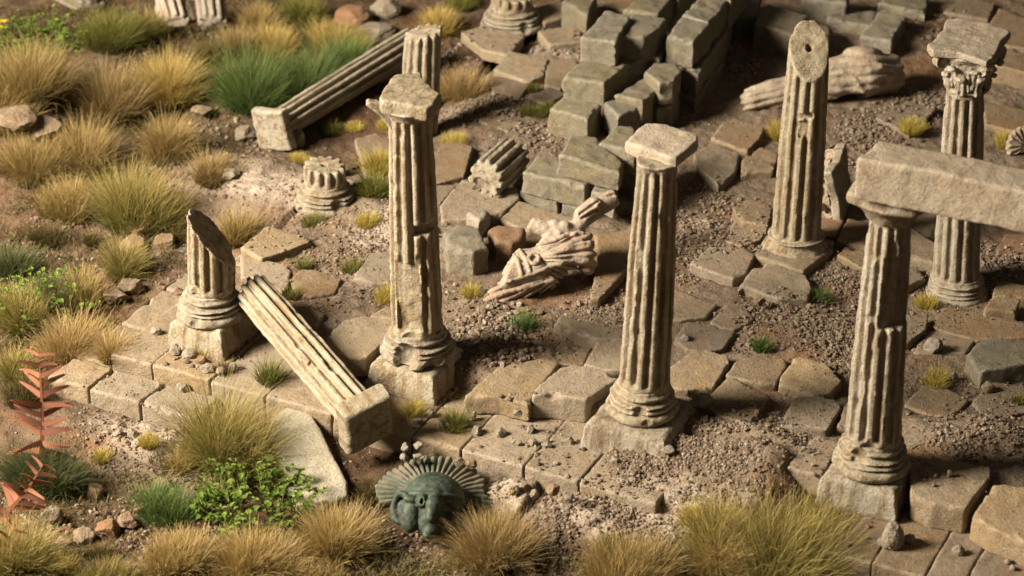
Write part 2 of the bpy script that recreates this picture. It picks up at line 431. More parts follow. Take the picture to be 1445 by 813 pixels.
# ------------------------------------------------------------------ the ground
MOUNDS = []                                # (x, y, height, radius along u, radius along v, power)
def mound(px, py, z0, hgt, ru, rv):
    p = W(px, py, z0); MOUNDS.append((p[0], p[1], hgt, ru, rv))
mound(985, 665, 0.1, 0.20, 1.6, 0.75)      # rubble that buries the step
mound(900, 720, -0.2, 0.26, 1.5, 0.7)
mound(1120, 690, 0.0, 0.2, 0.9, 0.6)
mound(700, 500, 0.15, 0.13, 0.7, 0.7)
mound(1375, 625, 0.2, 0.2, 1.0, 0.6)
mound(1130, 470, 0.2, 0.1, 1.1, 0.6)
mound(395, 255, 0.0, 0.32, 1.5, 0.9)       # pale bank behind the stump
mound(330, 300, -0.2, 0.28, 0.8, 0.8)
mound(590, 320, 0.1, 0.16, 0.8, 0.7)
mound(640, 150, 0.1, 0.12, 1.2, 0.6)
mound(40, 180, -0.4, 0.6, 1.0, 1.0)        # outcrop among the tufts
mound(700, 440, 0.15, 0.12, 0.8, 0.5)
mound(150, 100, -0.4, 0.35, 2.2, 1.5)
mound(390, 140, -0.2, 0.25, 1.2, 1.0)
mound(150, 610, -0.45, 0.12, 0.9, 0.6)
mound(1000, 340, 0.15, 0.12, 0.7, 0.5)
mound(1400, 380, 0.15, 0.12, 0.9, 0.5)
mound(1250, 60, 0.1, 0.15, 1.5, 0.8)
PIT = [W(130, 690, -0.5)[:2], W(600, 735, -0.5)[:2]]
def ground_z(x, y, fine=True):
    x = np.asarray(x, float); y = np.asarray(y, float)
    u, v = toUV(x, y)
    wob = 0.35 * fbm(x, y, 0 * x, 0.5, 2)
    back = smooth01(2.6, 4.2, v)
    inu = (1 - back) * smooth01(0.38, 0.55, u) + back * smooth01(-1.0, 0.9, u + wob)
    inv_ = smooth01(1.2, 1.42, v)
    inside = np.minimum(inu, inv_)
    out = -0.46 + 0.12 * fbm(x, y, 0 * x + 3, 0.45, 3) + 0.035 * v.clip(0, 12) * (u < 0)
    z = out + (0.195 - out) * inside
    # under the lower steps the soil stays lower than their tops
    low = (u > -0.75) & (u < 0.5) & (v > -0.8) & (v < 2.6)
    lv = -0.5 + 0.2 * smooth01(1.0, 3.0, u)
    z = np.where(low, np.minimum(z, lv), z)
    low2 = (v > -0.75) & (v < 1.2) & (u > -0.7) & (u < 6.4)
    z = np.where(low2, np.minimum(np.maximum(z, np.where(u > 1.5, -0.33, -9)), lv), z)
    low3 = (v > -0.45) & (v < 1.2) & (u > 9.2)
    z = np.where(low3, np.minimum(z, -0.5), z)
    fill = smooth01(6.3, 7.2, u) * (1 - smooth01(9.0, 9.8, u)) * smooth01(-.2, 1.3, v) * (1 - inside)
    z = z + fill * (0.13 - z)
    for mx, my, h, ru, rv in MOUNDS:
        dx, dy = x - mx, y - my
        a = (dx * EU[0] + dy * EU[1]) / ru; b = (dx * EV[0] + dy * EV[1]) / rv
        a = a + 0.35 * noise(x * 1.3, y * 1.3, 1.0); b = b + 0.35 * noise(x * 1.3, y * 1.3, 9.0)
        z = z + h * np.exp(-(a * a + b * b))
    z = np.where((v > .55) & (v < 1.2) & (u > 1.2) & (u < 9), np.maximum(z, -0.35 + 0.0 * u), z)
    for p in PIT:
        z = z - 0.13 * np.exp(-(((x - p[0]) / 0.6) ** 2 + ((y - p[1]) / 0.8) ** 2))
    if fine:
        o = 1 - inside * 0.6
        z = z + 0.075 * o * fbm(x, y, 0 * x, 1.5, 3) + 0.035 * (0.4 + 0.6 * o) * fbm(x, y, 0 * x + 5, 5.5, 3) + 0.03 * inside * fbm(x, y, 0 * x + 8, 1.1, 2) + 0.035 * inside * np.maximum(fbm(x, y, 0 * x + 13, 10.0, 3), -.1)
        clod = np.maximum(fbm(x, y, 0 * x + 2, 8.0, 2), 0)
        z = z + 0.06 * clod * (0.35 + 0.65 * o)
    return z
def surface_z(x, y):
    z = ground_z(x, y)
    for poly, zt, tl, c in SLABS:
        m = in_poly(poly, x, y)
        if m.any():
            z = np.where(m, np.maximum(z, zt + tl[0] * (x - c[0]) + tl[1] * (y - c[1])), z)
    return z
def build_ground():
    xs = np.concatenate([np.linspace(-60, -11, 26)[:-1], np.arange(-11, 11, 0.036), np.linspace(11, 60, 26)])
    ys = np.concatenate([np.linspace(-40, -8, 18)[:-1], np.arange(-8, 3, 0.036), np.arange(3, 14, 0.05), np.linspace(14, 90, 30)])
    X, Y = np.meshgrid(xs, ys, indexing='ij')
    Z = ground_z(X, Y)
    nx, ny = X.shape
    I = np.arange(nx * ny).reshape(nx, ny)
    Q = np.stack([I[:-1, :-1], I[1:, :-1], I[1:, 1:], I[:-1, 1:]], -1).reshape(-1, 4)
    o = put('ground', np.stack([X, Y, Z], -1).reshape(-1, 3), Q, M_SOIL, origin=np.zeros(3))
    u, v = toUV(X, Y)
    wn = .5 * fbm(X, Y, 0 * X + 6, .7, 3)
    bed = smooth01(-.5, .4, u + wn) * smooth01(.6, 1.1, v + .3 * wn)
    bank = np.zeros_like(X)
    for px, py, ru, rv in ((985, 690, 2.0, 1.0), (880, 720, 1.3, .8), (395, 265, 2.2, 1.3), (330, 310, 1.2, 1.2), (180, 600, 1.3, .7)):
        q = W(px, py, -.1); dx, dy = X - q[0], Y - q[1]
        bank = np.maximum(bank, np.exp(-(((dx * EU[0] + dy * EU[1]) / ru) ** 2 + ((dx * EV[0] + dy * EV[1]) / rv) ** 2) * 1.2))
    a = o.data.attributes.new('bed', 'FLOAT', 'POINT')
    a.data.foreach_set('value', np.clip(np.maximum(bed * .9, bank), 0, 1).ravel().astype(f32))
    chalk = np.zeros_like(X)
    for px, py, ru, rv, z0 in ((935, 695, 1.3, .45, .1), (860, 735, .9, .5, -.3), (410, 265, 1.5, .6, .1), (560, 330, .8, .6, .2), (790, 62, 1.2, .6, .2), (215, 620, .9, .5, -.45), (690, 700, .8, .4, -.3)):
        q = W(px, py, z0); dx, dy = X - q[0], Y - q[1]
        chalk = np.maximum(chalk, np.exp(-(((dx * EU[0] + dy * EU[1]) / ru) ** 2 + ((dx * EV[0] + dy * EV[1]) / rv) ** 2)))
    chalk = smooth01(.25, .8, chalk + .5 * fbm(X, Y, 0 * X + 21, 2.2, 4))
    a = o.data.attributes.new('chalk', 'FLOAT', 'POINT')
    a.data.foreach_set('value', chalk.ravel().astype(f32))
    tag(o, 'dry brown soil with pale dust and reddish patches around and inside the ruin', 'ground', None, 'structure')
    return o

# ------------------------------------------------------------------ loose stones
def ico(sub):
    import bmesh
    bm = bmesh.new(); bmesh.ops.create_icosphere(bm, subdivisions=sub, radius=1.0)
    V = np.array([v.co[:] for v in bm.verts]); F = np.array([[v.index for v in f.verts] for f in bm.faces]); bm.free()
    return V, F
ICO1, ICO2, ICO4 = ico(1), ico(2), ico(5)
class Loose:
    def __init__(s): s.P = []; s.S = []; s.K = []
    def ell(s, px, py, rx, ry, n, a, b, z=0.15):
        n = int(n * 1.75)
        r = np.sqrt(rng.random(n)) * 1.0; r = np.where(rng.random(n) < .25, r * 1.35, r); t = rng.random(n) * 6.2832
        sx, sy = px + rx * r * np.cos(t), py + ry * r * np.sin(t)
        s._add(sx, sy, a, b, z, .22)
    def box(s, x0, y0, x1, y1, n, a, b, z=0.15):
        s._add(x0 + (x1 - x0) * rng.random(n), y0 + (y1 - y0) * rng.random(n), a, b, z)
    def _add(s, sx, sy, a, b, z, keep=1.0):
        n = len(sx)
        d = FW[None] + RT[None] * ((sx - 722.5) / FPX)[:, None] - UPV[None] * ((sy - 406.5) / FPX)[:, None]
        t = (z - CAM[2]) / d[:, 2]
        s.P.append((CAM[None] + d * t[:, None])[:, :2])
        s.K.append(np.full(n, keep)); s.S.append((a + (b - a) * rng.random(n) ** 2.6) * .64)
    def build(s, name, mat, base):
        P = np.concatenate(s.P); S = np.concatenate(s.S)
        K = np.concatenate(s.K)
        z = surface_z(P[:, 0], P[:, 1]); on = z > ground_z(P[:, 0], P[:, 1]) + 1e-6
        cl = fbm(P[:, 0], P[:, 1], 0 * P[:, 0] + 4, 2.2, 3)
        keep = (~on | (rng.random(len(P)) < K)) & (cl + .25 * rng.normal(size=len(P)) > -.12)
        P, S, z, on = P[keep], S[keep], z[keep], on[keep]
        S = np.where(on & (S < .03), S * .7, S)
        Vb, Fb = base
        n = len(P); m = len(Vb)
        # random turn + squash + lumps
        q = rng.normal(size=(n, 4)); q /= np.linalg.norm(q, axis=1)[:, None]
        w, x, y, zq = q.T
        Rm = np.stack([1 - 2 * (y * y + zq * zq), 2 * (x * y - zq * w), 2 * (x * zq + y * w),
                       2 * (x * y + zq * w), 1 - 2 * (x * x + zq * zq), 2 * (y * zq - x * w),
                       2 * (x * zq - y * w), 2 * (y * zq + x * w), 1 - 2 * (x * x + y * y)], 1).reshape(n, 3, 3)
        lump = 1 + rng.normal(size=(n, m)) * 0.17
        V = Vb[None] * lump[:, :, None] * (rng.uniform(0.65, 1.2, (n, 1, 3)))
        V = np.einsum('nij,nmj->nmi', Rm, V) * S[:, None, None]
        V[:, :, 0] += P[:, 0:1]; V[:, :, 1] += P[:, 1:2]; V[:, :, 2] = V[:, :, 2] * 0.85 + (z + S * 0.28)[:, None]
        F = (Fb[None] + (np.arange(n) * m)[:, None, None]).reshape(-1, 3)
        return put(name, V.reshape(-1, 3), F, mat, origin=np.zeros(3), smooth=m > 20)
def build_gravel():
    L = Loose()
    E = L.ell
    # heaps of rubble that the photograph shows
    E(700, 490, 62, 42, 420, .03, .085); E(655, 450, 45, 35, 220, .02, .06); E(610, 525, 40, 35, 200, .02, .055)
    E(1130, 465, 95, 42, 1500, .025, .06); E(1185, 500, 50, 40, 700, .025, .055); E(1230, 450, 60, 60, 500, .02, .055)
    E(1010, 330, 65, 45, 900, .025, .065); E(990, 290, 40, 30, 300, .03, .06); E(1090, 355, 55, 22, 350, .02, .05)
    E(1020, 625, 85, 45, 2600, .012, .055); E(1050, 615, 60, 28, 900, .012, .06); E(1110, 650, 60, 35, 500, .015, .05)
    E(970, 690, 110, 50, 2600, .010, .045); E(830, 700, 70, 40, 700, .015, .05); E(780, 730, 70, 40, 500, .015, .05)
    E(1380, 620, 80, 45, 1500, .015, .055); E(1320, 560, 60, 25, 300, .015, .04); E(1420, 580, 40, 30, 400, .015, .05)
    E(1400, 385, 65, 30, 800, .02, .055); E(1370, 440, 50, 28, 350, .02, .05); E(1320, 480, 45, 25, 200, .015, .045)
    E(480, 400, 85, 50, 800, .015, .05); E(440, 345, 70, 35, 500, .02, .055); E(400, 300, 60, 40, 500, .015, .05)
    E(545, 300, 40, 60, 500, .015, .045); E(560, 345, 60, 25, 350, .015, .045)
    E(660, 70, 45, 22, 350, .02, .07); E(640, 165, 60, 18, 350, .02, .06); E(700, 160, 50, 15, 200, .03, .07); E(760, 200, 60, 22, 400, .025, .07)
    E(790, 60, 70, 22, 500, .02, .08); E(720, 60, 40, 15, 120, .03, .08)
    E(1220, 205, 60, 35, 600, .025, .07); E(1290, 155, 60, 28, 500, .025, .075); E(1040, 95, 35, 25, 200, .03, .08); E(1330, 45, 60, 25, 350, .02, .06)
    E(800, 480, 90, 30, 200, .012, .04); E(870, 440, 60, 25, 350, .02, .055); E(950, 380, 60, 30, 500, .02, .05)
    E(1060, 330, 40, 20, 150, .02, .05); E(1200, 400, 50, 20, 250, .02, .05); E(1310, 400, 40, 15, 150, .02, .05)
    # broken stone and dust round the column feet
    for px, py in ((640, 530), (600, 545), (560, 535), (985, 600), (940, 640), (880, 640), (850, 615), (1290, 690), (1180, 690), (330, 470), (255, 480), (1160, 360), (1100, 362), (1390, 405), (1320, 408), (460, 300), (500, 285)):
        E(px, py, 34, 16, 150, .012, .055)
    E(960, 650, 90, 40, 900, .01, .05); E(905, 690, 80, 30, 500, .01, .04, 0)
    # beside the stump and on the steps
    E(300, 510, 60, 22, 130, .03, .085, -.05); E(275, 495, 30, 18, 40, .03, .08); E(240, 560, 60, 18, 60, .02, .06, -.2)
    E(700, 605, 90, 22, 90, .03, .07, 0); E(650, 590, 45, 14, 60, .03, .08, 0); E(760, 615, 40, 14, 40, .03, .08, 0)
    E(760, 690, 60, 22, 90, .03, .075, -.3); E(830, 675, 30, 12, 40, .03, .07, 0)
    E(180, 590, 90, 40, 500, .012, .04, -.45); E(230, 640, 90, 40, 700, .012, .04, -.45); E(150, 640, 60, 30, 300, .015, .045, -.45)
    # the field of tufts
    E(280, 270, 70, 60, 350, .02, .075, -.3); E(90, 350, 90, 70, 450, .02, .075, -.4); E(230, 380, 50, 50, 200, .02, .06, -.4)
    E(330, 190, 70, 50, 400, .02, .08, -.3); E(50, 170, 60, 30, 250, .02, .08, -.2)
    E(560, 790, 140, 45, 900, .015, .06, -.5); E(640, 720, 80, 40, 300, .012, .045, -.5); E(210, 740, 100, 50, 500, .015, .06, -.5); E(60, 720, 60, 40, 120, .03, .08, -.5)
    E(820, 770, 90, 40, 500, .015, .06, -.5); E(1190, 790, 40, 30, 120, .02, .06, -.5)
    E(200, 130, 200, 90, 450, .02, .08, -.3)
    L.box(500, 0, 1445, 300, 2000, .012, .04); L.box(300, 200, 1445, 660, 5000, .006, .02); L.box(0, 0, 500, 813, 2600, .012, .04, -.4); L.box(400, 620, 1200, 813, 3000, .008, .035, -.45)
    L.box(900, 380, 1230, 640, 1300, .009, .024, .33); L.box(640, 430, 900, 600, 500, .009, .022, .33); L.box(1230, 430, 1445, 720, 600, .009, .024, .3); L.box(420, 330, 620, 480, 400, .009, .024, .3)
    L.box(1150, 640, 1445, 813, 500, .008, .025, 0)
    o = L.build('gravel', M_GRAVEL, ICO1)
    tag(o, 'loose brown and grey gravel and dust grains strewn over the paving and soil', 'gravel', None, 'stuff')

# ------------------------------------------------------------------ grass
def blades(n, r0, length, spread=0.75, width=0.013, lean=(0, 0), seg=4, sy=1.0, droop=0.45, lmin=0.5):
    ang = rng.random(n) * 6.2832
    rr = np.sqrt(rng.random(n))
    base = np.stack([np.cos(ang) * rr * r0, np.sin(ang) * rr * r0 * sy, np.zeros(n)], 1)
    a2 = ang + rng.normal(size=n) * 0.9
    tilt = spread * (0.2 + 0.8 * rr) * (0.3 + 0.95 * rng.random(n)) + 0.35 * (rng.random(n) < .12) * rng.random(n)
    out = np.stack([np.cos(a2), np.sin(a2), np.zeros(n)], 1)
    out[:, 0] += lean[0]; out[:, 1] += lean[1]
    Ln = length * (lmin + (1.05 - lmin) * rng.random(n) ** 0.8) * (1.0 - 0.25 * rr)
    dr = droop * (0.2 + rng.random(n))
    V = np.zeros((n, seg * 2 + 2, 3)); UVm = np.zeros((n, seg * 2 + 2, 2))
    face = rng.random(n) * 6.2832
    side = np.stack([np.cos(face), np.sin(face), np.zeros(n)], 1)
    side[:, 0] += 0.6; side /= np.linalg.norm(side, axis=1)[:, None]
    pos = base.copy(); rnd = rng.random(n)
    for k in range(seg + 1):
        t = k / seg
        w = width * (1 - 0.82 * t) * 0.5
        V[:, 2 * k] = pos - side * w; V[:, 2 * k + 1] = pos + side * w
        UVm[:, 2 * k, 0] = rnd; UVm[:, 2 * k + 1, 0] = rnd; UVm[:, 2 * k:2 * k + 2, 1] = t
        th = tilt + dr * t * t * 1.6
        pos = pos + (out * np.sin(th)[:, None] + np.array([0, 0, 1.0]) * np.cos(th)[:, None]) * (Ln / seg)[:, None]
    m = seg * 2 + 2
    f = np.array([[2 * k, 2 * k + 1, 2 * k + 3, 2 * k + 2] for k in range(seg)])
    F = (f[None] + (np.arange(n) * m)[:, None, None]).reshape(-1, 4)
    return V.reshape(-1, 3), F, UVm.reshape(-1, 2)
def tuft(px, py, w, h, kind, label, z=0.12, name='grass_tuft', cat='grass tuft', group='dry grass tufts on the ruin', dens=1.0, lean=(0, 0), sink=0.02):
    p = W(px, py, z); s = scale_at(px, py, z)
    gz = float(surface_z(np.array([p[0]]), np.array([p[1]]))[0])
    p = W(px, py, gz); gz = float(surface_z(np.array([p[0]]), np.array([p[1]]))[0])
    rw, rh = w / s, h / s / 0.9
    if w >= 46: rw *= 1.12; rh *= 1.1
    small = kind in ('yellow', 'moss') and w < 40
    n = int(dens * np.clip(2300 * rw * (0.45 + rh), 160, 4200))
    wd = 0.008 if rh < 0.45 else 0.0092
    if small:
        V, F, U = blades(n, rw * .42, rh, spread=.62, width=wd, lean=lean, droop=.3, lmin=.55)
    else:                                   # several uneven clumps make one ragged tuft
        k = 3 + int(rw * 3); Vs, Fs, Us = [], [], []; off = 0
        for i in range(k):
            f = random.uniform(.5, 1.0) if i else 1.0
            a = random.random() * 6.28; d = rw * random.uniform(.05, .27) if i else 0
            m = max(60, int(n / k * (.6 + .5 * f)))
            v_, f_, u_ = blades(m, rw * random.uniform(.14, .24), rh * (.55 + .5 * f) * random.uniform(.85, 1.08), spread=random.uniform(.6, .95), width=wd,
                                lean=(random.uniform(-.35, .35), random.uniform(-.35, .35)), droop=random.uniform(.35, .9), lmin=.22)
            v_[:, 0] += math.cos(a) * d; v_[:, 1] += math.sin(a) * d
            Vs.append(v_); Fs.append(f_ + off); Us.append(u_); off += len(v_)
        m = int(n * .05)                    # bent and broken blades round the edge
        v_, f_, u_ = blades(m, rw * .34, rh * .8, spread=1.5, width=wd * 1.1, droop=1.1, lmin=.3)
        Vs.append(v_); Fs.append(f_ + off); Us.append(u_)
        V, F, U = np.concatenate(Vs), np.concatenate(Fs), np.concatenate(Us)
    # the roots follow the ground
    V[:, 2] -= sink
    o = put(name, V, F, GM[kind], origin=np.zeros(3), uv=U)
    o.location = (p[0], p[1], gz)
    o.rotation_euler[2] = 0
    return tag(o, label, cat, group)
def bush(px, py, w, h, n, label, z=0.0, leaf=0.085, flower=None):
    p = W(px, py, z); s = scale_at(px, py, z)
    gz = float(surface_z(np.array([p[0]]), np.array([p[1]]))[0])
    p = W(px, py, gz)
    rw, rh = w / s, h / s
    e = empty('leafy_bush', (p[0], p[1], gz), label, 'bush', 'small leafy bushes among the grass')
    Vs, Fs, Us = blades(int(n / 7), rw * 0.6, rh * 0.95, spread=0.8, width=0.022, seg=4, droop=0.3, lmin=0.35)
    put('stems', Vs, Fs, GM['stem'], e, uv=Us)
    # leaves in pairs up the stems
    m = 10; ns = len(Vs) // m
    st = Vs.reshape(ns, m, 3)
    L = []; U = []
    for i in range(n):
        k = random.randrange(ns); t = random.uniform(0.25, 1.0) * 4; a = min(int(t), 3); f = t - a
        c = (st[k, 2 * a] * (1 - f) + st[k, 2 * a + 2] * f)
        yaw = random.random() * 6.28; el = random.uniform(-0.2, 0.9); l = leaf * random.uniform(0.55, 1.25); wd = l * random.uniform(0.36, 0.5)
        d = np.array([math.cos(yaw) * math.cos(el), math.sin(yaw) * math.cos(el), math.sin(el)])
        sd = np.array([-math.sin(yaw), math.cos(yaw), random.uniform(-.3, .3)])
        up = np.cross(d, sd)
        pts = [c, c + d * l * .35 - sd * wd * .85 + up * .012, c + d * l * .5 - up * .01, c + d * l * .35 + sd * wd * .85 + up * .012,
               c + d * l * .75 - sd * wd * .6 + up * .006, c + d * l * .75 + sd * wd * .6 + up * .006, c + d * l - up * 0.02]
        L.append(pts); r_ = random.random(); U.append([(r_, v) for v in (0.2, .5, .35, .5, .8, .8, 1)])
    V = np.array(L).reshape(-1, 3); U = np.array(U).reshape(-1, 2)
    f = np.array([[0, 1, 2, 2], [0, 2, 3, 3], [1, 4, 6, 2], [2, 6, 5, 3]])
    tri = np.array([[0, 1, 2], [0, 2, 3], [1, 4, 2], [4, 6, 2], [2, 6, 5], [2, 5, 3]])
    F = (tri[None] + (np.arange(n) * 7)[:, None, None]).reshape(-1, 3)
    put('leaves', V, F, GM['leaf'], e, uv=U)
    if flower:
        for fx, fy, fz in flower:
            pv = []; fv = []
            for k in range(6):
                a = k * 1.047; c, s_ = math.cos(a), math.sin(a)
                b = len(pv)
                pv += [(fx, fy, fz), (fx + .05 * c - .03 * s_, fy + .05 * s_ + .03 * c, fz + .03), (fx + .1 * c, fy + .1 * s_, fz + .02), (fx + .05 * c + .03 * s_, fy + .05 * s_ - .03 * c, fz + .03)]
                fv.append([b, b + 1, b + 2, b + 3])
            put('flower', pv, fv, GM['petal'], e, uv=np.full((len(pv), 2), .5))
    return e
def rock(px, py, w, h, label, mat=None, z=0.1, name='rock', cat='rock', group='loose rocks around the ruin', depth=None, sub=3, sink=0.25, ang=None, base=None, rough=0.16):
    p = W(px, py, z); s = scale_at(px, py, z)
    gz = float(surface_z(np.array([p[0]]), np.array([p[1]]))[0])
    p = W(px, py, gz) ; s = scale_at(px, py, gz)
    a, c = w / s / 2, h / s / 2
    b = (depth / s / 2) if depth else a * 0.9
    V, F = ICO4
    sd = random.random() * 50
    N = V.copy()
    # facet the lump with a few random cutting planes, then roughen it
    r = np.ones(len(V))
    for k in range(13):
        nrm = np.random.default_rng(int(sd * 100) + k).normal(size=3); nrm /= np.linalg.norm(nrm)
        dd = V @ nrm; lim = (0.80 if 'round' in label else 0.56) + (0.16 if 'round' in label else 0.3) * ((k * 0.37 + sd) % 1)
        r = np.minimum(r, np.where(dd > lim, lim / np.maximum(dd, 1e-3), 1))
    r = r * (1 + rough * fbm(V[:, 0] + sd, V[:, 1], V[:, 2], 1.7, 3) + 0.05 * fbm(V[:, 0] + sd, V[:, 1], V[:, 2], 8, 2))
    V = N * r[:, None] * np.array([a, b, c])
    t = random.random() * 6.28 if ang is None else ang
    ct, st = math.cos(t) , math.sin(t)
    V = V @ np.array([[ct, st, 0], [-st, ct, 0], [0, 0, 1]]) if ang is not None else V
    V[:, 2] += c * (1 - sink * 2)
    o = put(name, V, F, mat or M_ROCK, origin=np.zeros(3))
    o.location = (p[0], p[1], gz)
    return tag(o, label, cat, group)

def low_growth():
    """thin stubble and dark litter of blades that covers the soil of the field between the tufts"""
    L = [(150, 110, 190, 90, 2600, .22), (90, 320, 110, 90, 1500, .2), (70, 480, 90, 70, 1500, .24), (110, 690, 120, 60, 900, .18), (210, 780, 200, 50, 1500, .2), (300, 640, 90, 50, 700, .2), (420, 60, 120, 60, 1500, .22),
         (260, 210, 90, 60, 600, .16), (1080, 790, 170, 40, 1300, .22), (700, 800, 160, 30, 900, .18), (230, 330, 60, 60, 500, .18), (500, 790, 90, 40, 600, .2), (530, 260, 40, 30, 160, .14), (180, 460, 60, 50, 700, .2)]
    Vs, Fs, Us = [], [], []; off = 0
    for px, py, rx, ry, n, h in L:
        n = int(n * 3.2); h *= 1.2
        r = np.sqrt(rng.random(n)); t = rng.random(n) * 6.2832
        c = np.array([W(px + rx * a * math.cos(b), py + ry * a * math.sin(b), -.3)[:2] for a, b in zip(r, t)])
        cl = fbm(c[:, 0], c[:, 1], 0 * c[:, 0] + 11, 1.5, 3)
        c = c[cl + .2 * rng.normal(size=n) > .0]; n = len(c)
        V, F, U = blades(n, 0.03, h, spread=1.2, width=.015, droop=.7, lmin=.3)
        m = len(V) // n
        V = V.reshape(n, m, 3); V[:, :, 0] += c[:, :1]; V[:, :, 1] += c[:, 1:]; V[:, :, 2] += ground_z(c[:, 0], c[:, 1])[:, None] - .01
        Vs.append(V.reshape(-1, 3)); Fs.append(F + off); Us.append(U); off += n * m
    o = put('grass', np.concatenate(Vs), np.concatenate(Fs), GM['stub'], origin=np.zeros(3), uv=np.concatenate(Us))
    tag(o, 'thin short dry stubble covering the soil between the bigger tufts', 'grass', None, 'stuff')
